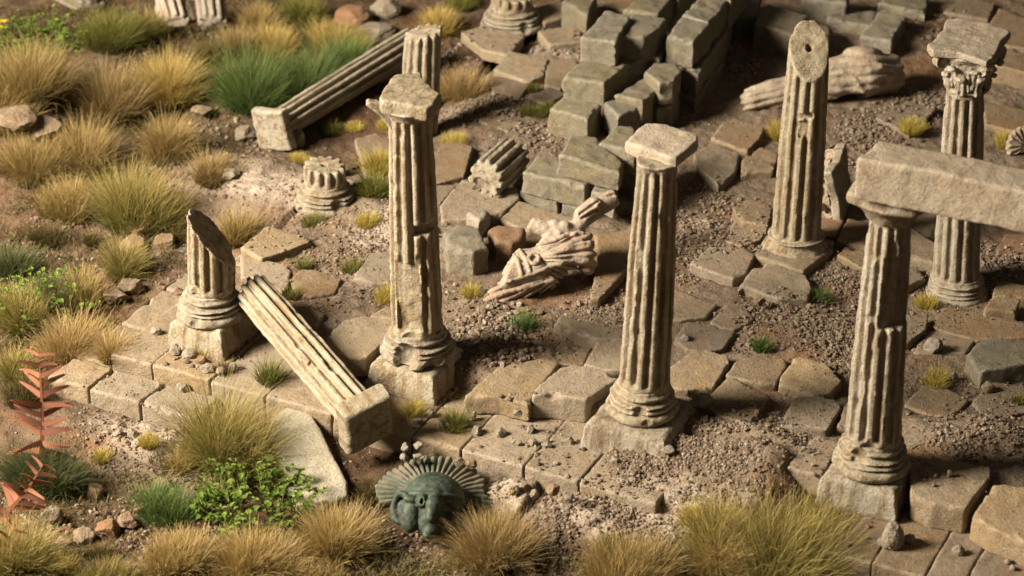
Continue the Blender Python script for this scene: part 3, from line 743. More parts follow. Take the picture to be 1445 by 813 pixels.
# ------------------------------------------------------------------ paving of the temple floor (outlines in photo pixels, top level, thickness)
T, D_, G_, RD = M_TAN, M_DUN, M_GREY, M_RED
PAVING = [
 # around the broken-topped column
 ([(1041,408),(1062,380),(1082,371),(1097,372),(1137,387),(1144,403),(1139,419),(1097,421),(1052,405)], .36, .3, T, 'wide cracked tan slab lying clear of gravel below the column with the slanting broken top'),
 ([(975,371),(1034,393),(1053,384),(1066,358),(1040,345),(1000,346)], .34, .26, D_, 'gravel-strewn slab with a pale front edge, next to the plinth of the slant-topped column'),
 ([(918,408),(952,406),(987,421),(1013,429),(997,446),(960,451),(915,447)], .3, .22, T, 'dusty slab just behind the shaft of the flat-capped centre column'),
 ([(1001,456),(1023,429),(1050,428),(1064,450),(1035,466),(1015,462)], .3, .2, D_, 'small slab half sunk in grey gravel near a green moss tuft'),
 ([(952,478),(970,454),(1000,457),(1036,468),(1020,491),(993,497),(968,492)], .31, .22, D_, 'broad slab with one round pebble on it, behind the step-shaped gap in the paving'),
 ([(936,532),(946,517),(979,493),(995,493),(1027,502),(1029,512),(1005,547),(970,550),(948,547)], .34, .26, T, 'light slab with a dark joint, touching the shaded side of the flat-capped base'),
 ([(1024,529),(1036,509),(1076,498),(1107,506),(1110,515),(1095,541),(1066,539),(1038,533)], .33, .24, D_, 'rounded slab sprinkled with grit, sitting beneath the gravel heap with two moss tufts'),
 ([(1100,541),(1103,530),(1119,505),(1127,503),(1166,513),(1187,537),(1174,553),(1147,557),(1127,549)], .35, .28, T, 'thick square slab with a gritty corner, standing out before the big grey gravel heap'),
 ([(992,569),(1024,535),(1036,533),(1050,543),(1086,559),(1061,591),(1035,591),(1009,583)], .33, .24, D_, 'dark-edged slab half buried by brown rubble at its near corner'),
 ([(1100,597),(1113,576),(1119,560),(1153,558),(1180,562),(1186,574),(1168,605),(1127,601)], .34, .26, T, 'cushion-shaped slab with a notched side, one row in from the beam column'),
 ([(1180,600),(1194,567),(1204,560),(1225,566),(1222,604)], .33, .24, D_, 'slab partly hidden behind the foot of the beam column'),
 ([(1110,657),(1150,611),(1183,625),(1160,672)], .33, .3, D_, 'rough brown slab leaning against the plinth of the beam column'),
 ([(1080,600),(1109,602),(1135,608),(1114,629),(1088,616)], .26, .16, D_, 'thin chipped slab in front of the cushion-shaped one'),
 ([(1262,584),(1300,583),(1324,596),(1308,624),(1288,630),(1260,626)], .3, .2, T, 'sandy slab on the shaded side of the beam column, running under brown rubble'),
 ([(1276,572),(1304,541),(1340,548),(1367,563),(1343,590),(1308,585)], .28, .18, D_, 'low dusty slab with a ridge along its near edge, below the round yellow tuft'),
 ([(1371,566),(1400,538),(1455,545),(1455,578),(1390,592)], .27, .18, D_, 'slab with a cube-like pebble on its corner at the brown rubble'),
 ([(1268,446),(1310,446),(1307,464),(1281,482),(1266,482)], .33, .26, D_, 'slab in shade behind the split face of the beam column'),
 ([(1316,459),(1332,433),(1377,441),(1446,455),(1450,476),(1379,478),(1337,468)], .27, .18, D_, 'large reddish-brown slab under loose pebbles near the Corinthian column'),
 ([(1290,497),(1308,467),(1340,466),(1379,477),(1363,497),(1328,498)], .24, .16, D_, 'brown slab carrying an angular pale stone'),
 ([(1388,437),(1397,420),(1440,419),(1434,439)], .38, .26, D_, 'squared grey-brown block lying past the foot of the Corinthian column'),
 ([(1399,416),(1408,396),(1450,402),(1450,420)], .33, .2, D_, 'flat slab behind the squared block past the Corinthian column'),
 ([(1268,322),(1285,318),(1326,346),(1323,372),(1283,360)], .4, .3, D_, 'long smooth slab beside the Corinthian shaft, seen under the beam'),
 ([(1268,373),(1296,375),(1307,392),(1281,404),(1266,400)], .33, .26, D_, 'dark little slab wedged between the beam column and the Corinthian base'),
 ([(1033,292),(1060,280),(1091,293),(1083,319),(1046,312)], .42, .34, D_, 'wedge-sided block lying against the lit side of the slant-topped column'),
 ([(1022,340),(1036,309),(1082,322),(1073,338),(1046,348)], .3, .18, D_, 'slab crossed by a tongue of grey gravel behind the slant-topped column'),
 ([(1153,304),(1193,308),(1180,332),(1153,332)], .32, .2, RD, 'rust-coloured slab at the shaded side of the slant-topped column'),
 ([(1180,339),(1196,308),(1232,313),(1232,352)], .36, .24, D_, 'thick sloping slab below the toppled leaf capital'),
 ([(1180,359),(1193,348),(1230,357),(1226,383)], .32, .2, D_, 'dark slab between the gravel heap and the beam column capital'),
 ([(1153,335),(1178,338),(1176,352),(1158,360)], .3, .2, D_, 'tiny dark slab hugging the foot of the slant-topped column'),
 ([(1403,355),(1417,330),(1455,328),(1455,362)], .3, .2, RD, 'orange clay-coloured slab at the edge of the picture past the Corinthian column'),
 ([(1270,303),(1323,307),(1310,336),(1268,334)], .36, .22, D_, 'slab in the gap under the beam, crossed by one thin crack'),
 ([(1004,194),(1019,173),(1038,167),(1078,179),(1072,196),(1054,212),(1034,206)], .34, .22, D_, 'shadowed slab with a few pebbles on it, between the block wall and the slant-topped column'),
 ([(979,218),(1007,201),(1044,217),(1038,242),(1013,260),(987,238)], .36, .26, D_, 'jagged grey slab with a broken salt-speckled front, raised over a dark hollow'),
 ([(1047,224),(1074,207),(1098,217),(1091,240),(1046,243)], .35, .26, D_, 'grey jagged slab next to the lit edge of the slant-topped column'),
 # beyond the far statue and the Corinthian column
 ([(1386,142),(1450,157),(1450,190),(1390,175)], .3, .2, D_, 'flat slab beside the Corinthian shaft with a small pebble heap'),
 ([(1236,164),(1280,142),(1323,152),(1283,188)], .3, .2, D_, 'shaded slab in front of the fallen draped statue by the wall end'),
 ([(1397,31),(1410,12),(1450,28),(1450,68),(1413,62)], .3, .2, D_, 'far slab with a dark open joint, beyond the Corinthian capital'),
 ([(1330,16),(1360,-2),(1405,4),(1394,28)], .3, .2, D_, 'far paving slab on the brick-dust path beyond the Corinthian capital'),
 # left half of the floor
 ([(341,348),(377,317),(428,331),(440,340),(404,354),(369,365)], .32, .22, T, 'diamond-shaped tan slab with a clean pale corner behind the slant-cut stump'),
 ([(340,357),(394,371),(412,380),(405,406),(396,416),(365,394),(340,391)], .26, .18, T, 'sandy slab between the stump and the leaning fallen column'),
 ([(408,395),(426,380),(446,382),(481,392),(472,413),(438,418),(416,412)], .24, .16, D_, 'orange-tinted slab ringed with grit beside a spiky moss sprig'),
 ([(396,420),(420,424),(459,442),(447,461),(422,455)], .24, .16, D_, 'grey-brown slab along the shaded flank of the leaning fallen column'),
 ([(499,389),(522,360),(572,346),(572,396),(524,398)], .3, .22, T, 'sloping slab behind the tall capped column, beside a dark moss sprig'),
 ([(453,483),(485,452),(512,445),(556,451),(565,460),(519,504),(493,505),(457,494)], .38, .3, T, 'thick pentagonal slab with a crumbled lump on it, beside the leaning fallen column'),
 ([(520,446),(545,431),(572,428),(572,452)], .3, .2, T, 'slab sliver tucked behind the foot of the tall capped column'),
 ([(656,556),(703,519),(766,507),(788,515),(752,558),(746,569),(705,559)], .3, .28, T, 'front-row slab with a white chipped edge, half covered by pebbles'),
 ([(751,556),(762,544),(797,513),(852,523),(871,533),(827,564),(789,558)], .36, .36, T, 'crisp cube-edged front-row block beside the flat-capped column'),
 ([(823,514),(846,477),(890,479),(890,520),(868,523),(856,522)], .34, .26, T, 'pale slab right behind the flat-capped column, its rim frosted white'),
 ([(783,460),(793,447),(890,466),(890,479),(842,478)], .38, .22, T, 'long thin-edged slab with gravel on top, rising a step over its neighbours'),
 ([(783,476),(838,483),(821,518),(789,513),(764,505)], .22, .14, T, 'low plain slab in the hollow before the long thin-edged slab'),
 ([(832,420),(844,362),(871,360),(888,376),(847,420)], .36, .3, D_, 'tilted brown slab in the shadow of the reclining statue'),
 ([(838,330),(895,323),(895,370),(842,358)], .34, .24, D_, 'smooth slab under the raised arm of the reclining statue'),
 ([(706,308),(731,283),(812,309),(797,322),(743,325)], .34, .22, T, 'clean slab lying behind the reclining statue, before the low block wall'),
 ([(621,287),(653,253),(729,266),(732,280),(703,306),(624,310)], .36, .26, T, 'wide slab on which the fluted drum fragment lies'),
 ([(605,226),(628,201),(668,205),(655,246),(612,258)], .3, .18, D_, 'dusty slab between the tall capped column and the drum fragment'),
 ([(610,262),(646,260),(622,287),(606,290)], .27, .16, D_, 'dark slab corner showing past the shaft of the tall capped column'),
 ([(698,97),(719,73),(773,83),(767,106),(743,114)], .33, .22, T, 'four-cornered slab set apart by wide joints before the tall block stack'),
 ([(688,105),(748,118),(730,143),(696,130)], .28, .16, D_, 'slab beside a straw-coloured tuft, lower than the four-cornered one'),
 ([(772,84),(812,80),(822,100),(791,125),(769,119)], .31, .2, T, 'slab squeezed between the four-cornered slab and the block stack'),
 ([(746,135),(775,123),(800,132),(770,148)], .29, .18, D_, 'little slab between two moss cushions at the foot of the block stack'),
 ([(651,46),(683,36),(738,52),(717,77),(680,69)], .3, .2, T, 'slab in front of the far column base'),
 ([(759,43),(817,33),(824,58),(775,64)], .3, .2, T, 'pinkish far slab by the small slanted block'),
 ([(662,158),(743,163),(717,186),(678,172)], .24, .14, D_, 'dust-covered slab in the open floor above the drum fragment'),
 ([(500,196),(530,188),(556,205),(556,238),(515,243)], .26, .16, D_, 'pale slab on the shaded bank between the moulded base and the tall capped column'),
 ([(850,5),(905,-18),(930,-8),(884,14)], .3, .2, D_, 'far slab behind the tall block stack'),
 ([(745,12),(800,0),(830,14),(768,32)], .28, .18, T, 'far slab between the column base and the slanted block'),
 ([(1284,655),(1316,647),(1396,659),(1397,672),(1366,711),(1362,716),(1316,709),(1287,697)], .36, .36, T, 'front-row slab with a single upright pebble on top, beside the beam column plinth'),
 ([(1373,726),(1384,708),(1400,684),(1460,690),(1460,770),(1400,744)], .34, .36, T, 'front-row slab with a bitten corner beside the upright-pebble slab'),
 ([(900,560),(935,552),(985,566),(965,590),(910,590)], .24, .14, D_, 'slab largely under the flat-capped column and its rubble'),
]
for px, zt, h, m, lab in PAVING:
    q = np.array([W(x, y, zt)[:2] for x, y in px])
    slab(None, zt, h, m, lab, chips=6, world=q.mean(0) + (q - q.mean(0)) * 1.045)

# long step behind the Corinthian column
slab([(1392,88),(1404,66),(1470,82),(1470,108)], .55, .45, M_DUN, 'raised tread with an orange riser at the edge of the picture past the Corinthian capital', 'step_block', 'step block', 'far step blocks')

# ------------------------------------------------------------------ the steps, block by block
def uvpoly(u0, u1, v0, v1): return [UVxy(u0, v0), UVxy(u1, v0), UVxy(u1, v1), UVxy(u0, v1)]
def u_of(px, py, z): return toUV(*W(px, py, z)[:2])[0]
def v_of(px, py, z): return toUV(*W(px, py, z)[:2])[1]
ST = 'blocks of the temple steps'
uj = [0.0, u_of(213, 515, 0), u_of(292, 540, 0), u_of(372, 560, 0), u_of(470, 583, 0), u_of(585, 611, 0), u_of(653, 631, 0), u_of(738, 659, 0), u_of(818, 678, 0), u_of(930, 706, 0)]
lab_t = ['corner block of the upper step with one crisp lit corner', 'upper-step block with a pebble heap and a yellow tuft on it', 'upper-step block at the foot of the leaning fallen column, mostly behind tall grass',
         'upper-step block crossed by the leaning fallen column', 'upper-step block behind the end plinth of the leaning fallen column', 'upper-step block with a yellow and a green moss cushion beside it', 'upper-step block carrying a row of small grey stones',
         'upper-step block below the white-chipped front-row slab', 'upper-step block running out under pale dust before the flat-capped column']
for i, l in enumerate(lab_t):
    slab(None, 0.0 + 0.008 * math.sin(i * 2.1), .36, M_TAN, l, 'step_block', 'step block', ST, r=.012, chips=2, wob=.006, world=uvpoly(uj[i] + .004, uj[i + 1] - .004, 0.0, 1.5), tilt=(0, 0), vox=.026)
uk = [u_of(1165, 762, 0), u_of(1237, 783, 0), u_of(1312, 801, 0), u_of(1365, 816, 0), u_of(1470, 845, 0)]
lab_r = ['upper-step block running out from the big grass clump under the beam column', 'upper-step block on which the tall rounded stone stands', 'narrow upper-step block with one dark stone between two open joints', 'upper-step block with a pair of pale pebbles in the picture corner']
for i, l in enumerate(lab_r):
    slab(None, 0.0, .42, M_DUN, l, 'step_block', 'step block', ST, r=.012, chips=2, wob=.006, world=uvpoly(uk[i] + .004, uk[i + 1] - .004, 0.0, 1.5), tilt=(0, 0), vox=.026)
# the side step running back from the corner
vj = [1.51, 2.1, 2.9, 3.9]
lab_s = ['side-step block beside the plinth of the slant-cut stump, gritty along its edge', 'side-step block behind the slant-cut stump, next to the ochre rocks', 'side-step block fading into the pale bank behind the slant-cut stump']
for i, l in enumerate(lab_s):
    slab(None, 0.0, .34, M_TAN, l, 'step_block', 'step block', ST, r=.016, chips=4, wob=.015, world=uvpoly(0.0, .62, vj[i] + .01, vj[i + 1] - .01), tilt=(0, 0), vox=.028)
# lower step
Z1 = -0.2
lw = [(( -.62, .06), (-.62, -.005), 'lower-step corner block with a cracked top beside the red fern'),
      ((.066, .88), (-.62, -.005), 'lower-step block split by cracks, carrying a small heap of pebbles'),
      ((.887, 1.75), (-.62, -.005), 'lower-step block with a crumbled face, running into the tall olive grass')]
for (u0, u1), (v0, v1), l in lw:
    slab(None, Z1, .34, M_TAN, l, 'step_block', 'step block', ST, r=.016, chips=4, wob=.02, rough=.018, world=uvpoly(u0, u1, v0, v1), tilt=(0.01, -.02), vox=.026)
for i, (v0, v1, l) in enumerate([(0.0, 1.0, 'lower side-step block with an orange-tipped tuft growing on it'), (1.02, 2.1, 'lower side-step block with two small stones, beside the ochre rocks'), (2.12, 3.1, 'lower side-step block narrowing into the soil below the pale bank')]):
    slab(None, Z1 + .0, .32, M_TAN, l, 'step_block', 'step block', ST, r=.016, chips=4, wob=.02, world=uvpoly(-.6, -.005, v0 + .004, v1 - .004), tilt=(0.0, .0), vox=.028)
for i, (a, b, l) in enumerate([(u_of(655, 668, -.3), u_of(748, 712, -.3), 'sunken lower-step block beside the bronze helmet crest'), (u_of(752, 713, -.3), u_of(850, 738, -.3), 'sunken lower-step block under a drift of pebbles past the bronze helmet')]):
    slab(None, -.33, .25, M_TAN, l, 'step_block', 'step block', ST, r=.03, chips=5, wob=.03, world=uvpoly(a, b, -.55, -.02), tilt=(0, 0), vox=.028)

# ------------------------------------------------------------------ the block walls
WALL = 'grey stone blocks of the ruined wall'
def wblock(px, zt, h, lab, mat=None, r=.04, **k):
    if px is not None:
        g = 1.12 if zt > .6 and px[0][0] < 1045 and px[0][1] < 180 else 1.05
        k['world'] = (lambda q: q.mean(0) + (q - q.mean(0)) * g)(np.array([W(x, y, zt)[:2] for x, y in px]))
    return slab(px, zt, h, mat or M_GREY, lab, 'wall_block', 'stone block', WALL, r=r, chips=8, rough=.03, wob=.035, vox=.027, reg=False, **k)
BL = [
 # low front wall
 ([(730,269),(757,245),(800,255),(787,284)], .42, .36, 'bottom-course block at the near corner of the low wall'),
 ([(792,285),(803,272),(832,280),(826,298)], .4, .34, 'short bottom-course block in the middle of the low wall, behind the statue'),
 ([(858,282),(870,262),(903,268),(903,292)], .42, .36, 'bottom-course block behind the raised arm of the reclining statue'),
 ([(737,243),(757,219),(792,223),(832,248),(826,263)], .77, .38, 'broad rough-topped block in the second course of the low wall'),
 ([(832,268),(842,254),(872,260),(868,282)], .72, .34, 'small block under the long ledge block of the low wall'),
 ([(872,243),(880,228),(905,232),(905,255)], .76, .36, 'block of the low wall showing next to the capped shaft'),
 ([(787,219),(805,193),(841,195),(880,224),(876,241)], 1.12, .36, 'long smooth-faced block on top of the low wall, with a knob on its face'),
 ([(845,202),(868,175),(895,177),(905,196),(897,217)], 1.16, .4, 'rounded coarse grey block topping the low wall beside the flat capital'),
 # tall stack, stepping up
 ([(776,151),(801,135),(848,146),(828,166)], .66, .5, 'lowest corner block of the tall stack, greyest of it'),
 ([(850,143),(860,134),(893,139),(901,150),(872,163)], .74, .5, 'round-shouldered dark block between the tall stack and the low wall'),
 ([(868,134),(912,108),(940,117),(907,143)], .84, .6, 'dark sloping block behind the round-shouldered one'),
 ([(911,101),(925,85),(953,85),(961,98),(951,115),(930,118)], 1.0, .8, 'flat-topped shaded block in the inner angle of the tall stack'),
 ([(798,106),(826,81),(884,90),(852,116)], 1.06, .42, 'yellow-stained block in the middle of the tall stack'),
 ([(846,82),(890,56),(925,70),(884,92)], 1.04, .9, 'shadowed core block of the tall stack'),
 ([(821,50),(835,33),(854,15),(888,26),(868,57)], 1.5, .46, 'topmost block of the tall stack with a bright yellowish face'),
 ([(872,50),(892,20),(923,21),(942,27),(924,44),(909,50)], 1.42, .5, 'pale-rimmed block behind the topmost one'),
 ([(882,14),(906,-4),(952,-10),(928,21)], 1.42, .5, 'flat grey block at the far side of the tall stack'),
 ([(886,66),(900,40),(948,50),(930,82)], 1.0, .9, 'deep shaded block under the pale-rimmed block'),
 ([(943,47),(961,26),(1001,35),(978,57)], 1.36, .5, 'reddish-topped block at the dark inner face of the wall'),
 ([(963,21),(990,-6),(1026,-2),(1001,32)], 1.4, .5, 'smooth block beyond the reddish-topped one'),
 ([(951,84),(985,46),(1022,52),(985,100)], .86, .8, 'dark lower block under the reddish-topped one'),
 ([(985,46),(1008,14),(1035,18),(1022,52)], .86, .8, 'dark lower block below the far smooth block'),
 ([(1000,-6),(1030,-40),(1062,-34),(1032,0)], 1.35, .5, 'last block of the wall at the upper picture edge'),
 ([(925,-14),(962,-52),(1000,-44),(960,-8)], 1.42, .9, 'block at the upper picture edge behind the tall stack'),
 # scattered beyond
 ([(1022,4),(1040,-12),(1074,-6),(1066,20),(1040,24)], .62, .5, 'dim block at the end of the wall in the upper shade'),
 ([(1064,34),(1084,7),(1142,19),(1122,46)], .72, .55, 'large dim block behind the slant-topped column'),
 ([(1131,0),(1136,-20),(1198,-16),(1196,4)], .75, .5, 'block with a lit tan face at the upper picture edge'),
 ([(1166,26),(1178,8),(1240,14),(1228,36)], .52, .42, 'low brown block behind the far fallen statue'),
 ([(1216,45),(1240,14),(1279,24),(1258,56)], .62, .52, 'bright-topped block with a dark shaded side, over the far fallen statue'),
 ([(1238,4),(1255,-16),(1310,-8),(1306,18)], .45, .35, 'flat dim block at the upper edge beyond the bright-topped block'),
 ([(1146,40),(1158,28),(1172,36),(1170,60),(1156,62)], .62, .5, 'upright splinter of stone behind the slanting broken top'),
 ([(793,0),(812,-14),(842,-4),(828,20)], .62, .5, 'slanted buff block near the far column base'),
]
for px, zt, h, lab in BL:
    hh = h if h < .56 else .42
    wblock(px, zt, hh, lab, tilt=(random.uniform(-.05, .05), random.uniform(-.05, .05)))
    zz = zt - hh - .005; k = 0
    while h >= .56 and zz > .3:                       # the courses below it
        k += 1
        q = np.array([W(x, y, zt)[:2] for x, y in px]); q = q.mean(0) + (q - q.mean(0)) * random.uniform(1.08, 1.2) + np.array([random.uniform(-.05, .05), random.uniform(-.05, .05)])
        wblock(None, zz, min(.42, zz), 'shaded course ' + ('directly' if k == 1 else 'two rows') + ' under the ' + lab, world=q)
        zz -= .425
# odd blocks lying about
def lump(px, zt, h, mat, lab, name='stone_block', **k):
    return slab(px, zt, h, mat, lab, name, 'stone block', 'loose blocks lying on the floor', r=.07, chips=9, rough=.03, wob=.05, vox=.028, reg=False, **k)
lump([(622,326),(648,313),(680,320),(692,346),(668,356),(628,348)], .62, .55, M_GREY, 'rounded grey-topped boulder block next to the tall capped shaft, before the terracotta block')
lump([(683,322),(702,313),(743,320),(740,335),(724,343),(694,343)], .52, .42, M_RED, 'rough terracotta-red block at the shoulder of the reclining statue')
slab([(1361,498),(1376,484),(1396,474),(1460,487),(1460,512),(1384,521)], .5, .34, M_GREY, 'raised grey slab with a frosted rim and a dark shaded side at the picture edge', 'stone_block', 'stone block', 'loose blocks lying on the floor', r=.03, chips=6, tilt=(.03, .05), wob=.03)
lump([(655,301),(676,290),(694,296),(690,312),(672,318)], .5, .24, M_PEBB, 'crumbly pale stone balanced on the wide slab above the terracotta block', name='stone_chunk')
# ------------------------------------------------------------------ columns
def rot2(X, Y, a):
    c, s = math.cos(a), math.sin(a)
    return X * c + Y * s, -X * s + Y * c
def sd_box(X, Y, Z, c, hs, r=0.0):
    qx, qy, qz = np.abs(X - c[0]) - hs[0] + r, np.abs(Y - c[1]) - hs[1] + r, np.abs(Z - c[2]) - hs[2] + r
    return np.sqrt(np.maximum(qx, 0) ** 2 + np.maximum(qy, 0) ** 2 + np.maximum(qz, 0) ** 2) + np.minimum(np.maximum(qx, np.maximum(qy, qz)), 0) - r
def sd_sph(X, Y, Z, c, r): return np.sqrt((X - c[0]) ** 2 + (Y - c[1]) ** 2 + (Z - c[2]) ** 2) - r
def sd_cap(X, Y, Z, a, b, ra, rb=None):
    a = np.asarray(a, float); b = np.asarray(b, float); rb = ra if rb is None else rb
    e = b - a; L = float(e @ e) + 1e-12
    t = np.clip(((X - a[0]) * e[0] + (Y - a[1]) * e[1] + (Z - a[2]) * e[2]) / L, 0, 1)
    return np.sqrt((X - a[0] - e[0] * t) ** 2 + (Y - a[1] - e[1] * t) ** 2 + (Z - a[2] - e[2] * t) ** 2) - (ra + (rb - ra) * t)
def sd_ell(X, Y, Z, c, r, M=None):
    x, y, z = X - c[0], Y - c[1], Z - c[2]
    if M is not None:
        x, y, z = (M[0][0] * x + M[0][1] * y + M[0][2] * z, M[1][0] * x + M[1][1] * y + M[1][2] * z, M[2][0] * x + M[2][1] * y + M[2][2] * z)
    k0 = np.sqrt((x / r[0]) ** 2 + (y / r[1]) ** 2 + (z / r[2]) ** 2)
    return (k0 - 1) * min(r)
def nets(name, F, org, h, mat, parent): 
    V, Q = surface_nets(F, org, h)
    return put(name, V, Q, mat, parent)
def shaft(parent, H, rb, rt, n=12, dep=0.066, phase=0.0, sh=(0, 0), chips=(), cuts=(), seed=0, vox=0.019, ends=(0.06, 0.05), z0=0.0, mat=None, hole=None, name='shaft', rough=0.01, rim=0.0):
    m = max(rb, rt) + 0.03
    xa, xb = min(0, sh[0] * H), max(0, sh[0] * H)
    X, Y, Z, org = grid3([xa - m, -m + min(0, sh[1] * H), z0], [xb + m, m + max(0, sh[1] * H), z0 + H], vox)
    x = X - sh[0] * Z; y = Y - sh[1] * Z
    z = (Z - z0)
    r = np.sqrt(x * x + y * y); th = np.arctan2(x, -y)
    t = z / H
    Rz = rb + (rt - rb) * t + 0.012 * np.sin(np.clip(t, 0, 1) * 3.14)
    cs = np.cos(n * th + phase)
    fl = smooth01(-0.42, 0.85, cs)
    f0 = smooth01(ends[0], ends[0] + 0.07, z) * smooth01(ends[1], ends[1] + 0.05, H - z) if ends else 1.0
    if rim:                                  # the flutes run out just under the break
        p0, nv, am = cuts[0]; nv = np.array(nv, float) / np.linalg.norm(nv)
        f0 = f0 * smooth01(0.0, rim, -((x - p0[0]) * nv[0] + (y - p0[1]) * nv[1] + (z - p0[2]) * nv[2]))
    wear = 1.0 + 0.12 * noise(th * 2.2 + seed, z * 1.2, 0 * z + seed)
    d = (r - Rz + dep * (Rz / rb) * fl * f0 * wear) * 0.85
    d = smax(d, np.abs(z - H / 2) - H / 2 + 0 * r, 0.02)
    d = d + 0.005 * noise(x * 3 + seed, y * 3, z * 2.2)
    # small losses along the ridges
    ng = noise(x * 9 + seed * 3, y * 9, z * 7.0)
    d = d + 0.016 * smooth01(0.5, 0.8, ng)
    for c in chips:
        kind, a, zc, rad, sx, sy, sz = c[:7]
        a = math.radians(a)
        ca, sa = math.cos(a), math.sin(a)
        lx = x * ca + y * sa; ly = -(x * sa - y * ca)           # along the rim / outward
        ly = x * sa - y * ca
        q = (lx, ly - rad, z - zc)
        if len(c) > 7:                                          # tilt in the lx-z plane
            k = math.radians(c[7]); q = (q[0] * math.cos(k) + q[2] * math.sin(k), q[1], -q[0] * math.sin(k) + q[2] * math.cos(k))
        if kind == 'box': dc = sd_box(q[0], q[1], q[2], (0, 0, 0), (sx, sy, sz), 0.01)
        else: dc = (np.sqrt((q[0] / sx) ** 2 + (q[1] / sy) ** 2 + (q[2] / sz) ** 2) - 1) * min(sx, sy, sz)
        dc = dc + 0.022 * fbm(x + zc, y, z, 8, 2)
        d = smax(d, -dc, 0.012)
    for p0, nv, am in cuts:
        nv = np.array(nv, float); nv /= np.linalg.norm(nv)
        d = smax(d, (x - p0[0]) * nv[0] + (y - p0[1]) * nv[1] + (z - p0[2]) * nv[2] + am * fbm(x + seed, y, z, 5, 3), 0.015)
    if hole:
        d = np.maximum(d, -sd_cap(x, y, z, hole[0], hole[1], hole[2]))
    d = d + rough * fbm(X, Y, Z + seed, 9, 3)
    return nets(name, d, org, vox, mat or M_CREAM, parent)
def base_rings(parent, rb, zb, hgt=0.42, big=1.52, mat=None, seed=0, chips=(), name='base', vox=0.017, sh=(0, 0)):
    # two rolls and the hollows between them, turning into the shaft
    zz = np.linspace(0, 1, 200)
    pr = np.full(200, rb * 1.03)
    def roll(c, hh, R):
        m = np.abs(zz - c) < hh
        pr[m] = np.maximum(pr[m], R - rb * 0.16 * (1 - np.sqrt(np.maximum(1 - ((zz[m] - c) / hh) ** 2, 0))) * 1.5)
    pr = np.maximum(pr, rb * (1.05 + 0.35 * np.clip(1 - zz * 1.25, 0, 1) ** 1.5))
    roll(0.17, 0.17, rb * big); roll(0.42, 0.07, rb * (big - 0.14)); roll(0.58, 0.06, rb * (big - 0.17)); roll(0.80, 0.09, rb * 1.2)
    m = rb * big + 0.03
    X, Y, Z, org = grid3([-m, -m, zb], [m, m, zb + hgt], vox)
    x = X; y = Y; z = Z - zb
    r = np.sqrt(x * x + y * y)
    d = (r - np.interp(np.clip(z / hgt, 0, 1), zz, pr)) * 0.7
    d = smax(d, np.abs(z - hgt / 2) - hgt / 2 + 0 * r, 0.012)
    th = np.arctan2(x, -y)
    d = d + 0.014 * smooth01(0.15, 0.7, noise(x * 3.2 + seed, y * 3.2, z * 4 + seed))
    for a, zc, rad, s in chips:
        a = math.radians(a)
        d = smax(d, -(sd_sph(x, y, z, (math.sin(a) * rad, -math.cos(a) * rad, zc), s) + 0.03 * fbm(x, y, z, 9, 2)), 0.02)
    d = d + 0.012 * fbm(X, Y, Z + seed, 8, 3)
    return nets(name, d, org, vox, mat or M_CREAM, parent)
def plinth(parent, s, z0, z1, seed=0, mat=None, r=0.09, ang=None, chips=7, skirt=0.0):
    a = ANG if ang is None else ang
    pts = [rot2(sx * s / 2, sy * s / 2, -a) for sx, sy in ((-1, -1), (1, -1), (1, 1), (-1, 1))]
    poly = np.array(pts)
    X, Y, Z, org = grid3([poly[:, 0].min() - .05, poly[:, 1].min() - .05, z0], [poly[:, 0].max() + .05, poly[:, 1].max() + .05, z1], 0.024)
    d = stone_field(poly, z1, z1 - z0, X, Y, Z, r, chips, 0.022, (0, 0), 0.035, seed, 0.16)
    return nets('plinth', d, org, 0.024, mat or M_CREAM, parent)
def col_at(bpx, zb, tpx):                  # axis foot, height and lean of a standing column
    b = W(*bpx, zb); d = ray(*tpx)
    t = CAM + d * ((b[1] - CAM[1]) / d[1])
    H = t[2] - zb
    return b, H, ((t[0] - b[0]) / H, 0.0)
def top_slab(parent, e0, px, zt, h, seed, mat=None, r=0.035, name='abacus', tilt=(0, 0)):
    poly = np.array([W(x, y, zt)[:2] - e0[:2] for x, y in px])
    X, Y, Z, org = grid3([poly[:, 0].min() - .03, poly[:, 1].min() - .03, zt - h - .03], [poly[:, 0].max() + .03, poly[:, 1].max() + .03, zt + .03], 0.02)
    d = stone_field(poly, zt, h, X, Y, Z, r, 7, 0.02, tilt, 0.03, seed)
    # local z: the empty sits at z = e0[2]
    o = nets(name, d, org, 0.02, mat or M_CREAM, parent)
    o.location[2] = -e0[2]
    return o
CG = 'standing columns of the ruin'

# --- tall column with the broken cap
b, H, sh = col_at((590, 497), 0.42, (579, 152))
e0 = np.array([b[0], b[1], 0.0]); e = empty('stone_column', e0, 'tall fluted column with a broken pentagonal cap and a spur jutting from its neck', 'column', CG)
plinth(e, 1.1, -0.05, 0.40, 21)
base_rings(e, .32, .40, .40, 1.56, seed=3, chips=[(-22, .18, .46, .19), (35, .1, .5, .07), (20, .05, .5, .1)])
shaft(e, H - .36, .335, .262, 12, .066, 0.7, sh, z0=0.78, seed=2, chips=[
    ('box', 38, (H - .36) * .50, .28, .20, .10, .075), ('ell', 65, (H - .36) * .44, .33, .15, .07, .22), ('box', -16, .62, .335, .17, .085, .50, 3), ('ell', 10, 1.15, .36, .12, .08, .1),
    ('ell', -10, .05, .38, .16, .1, .2), ('ell', 60, .12, .36, .1, .08, .16), ('ell', -60, 2.4, .3, .05, .05, .2)])
zt = H + .42
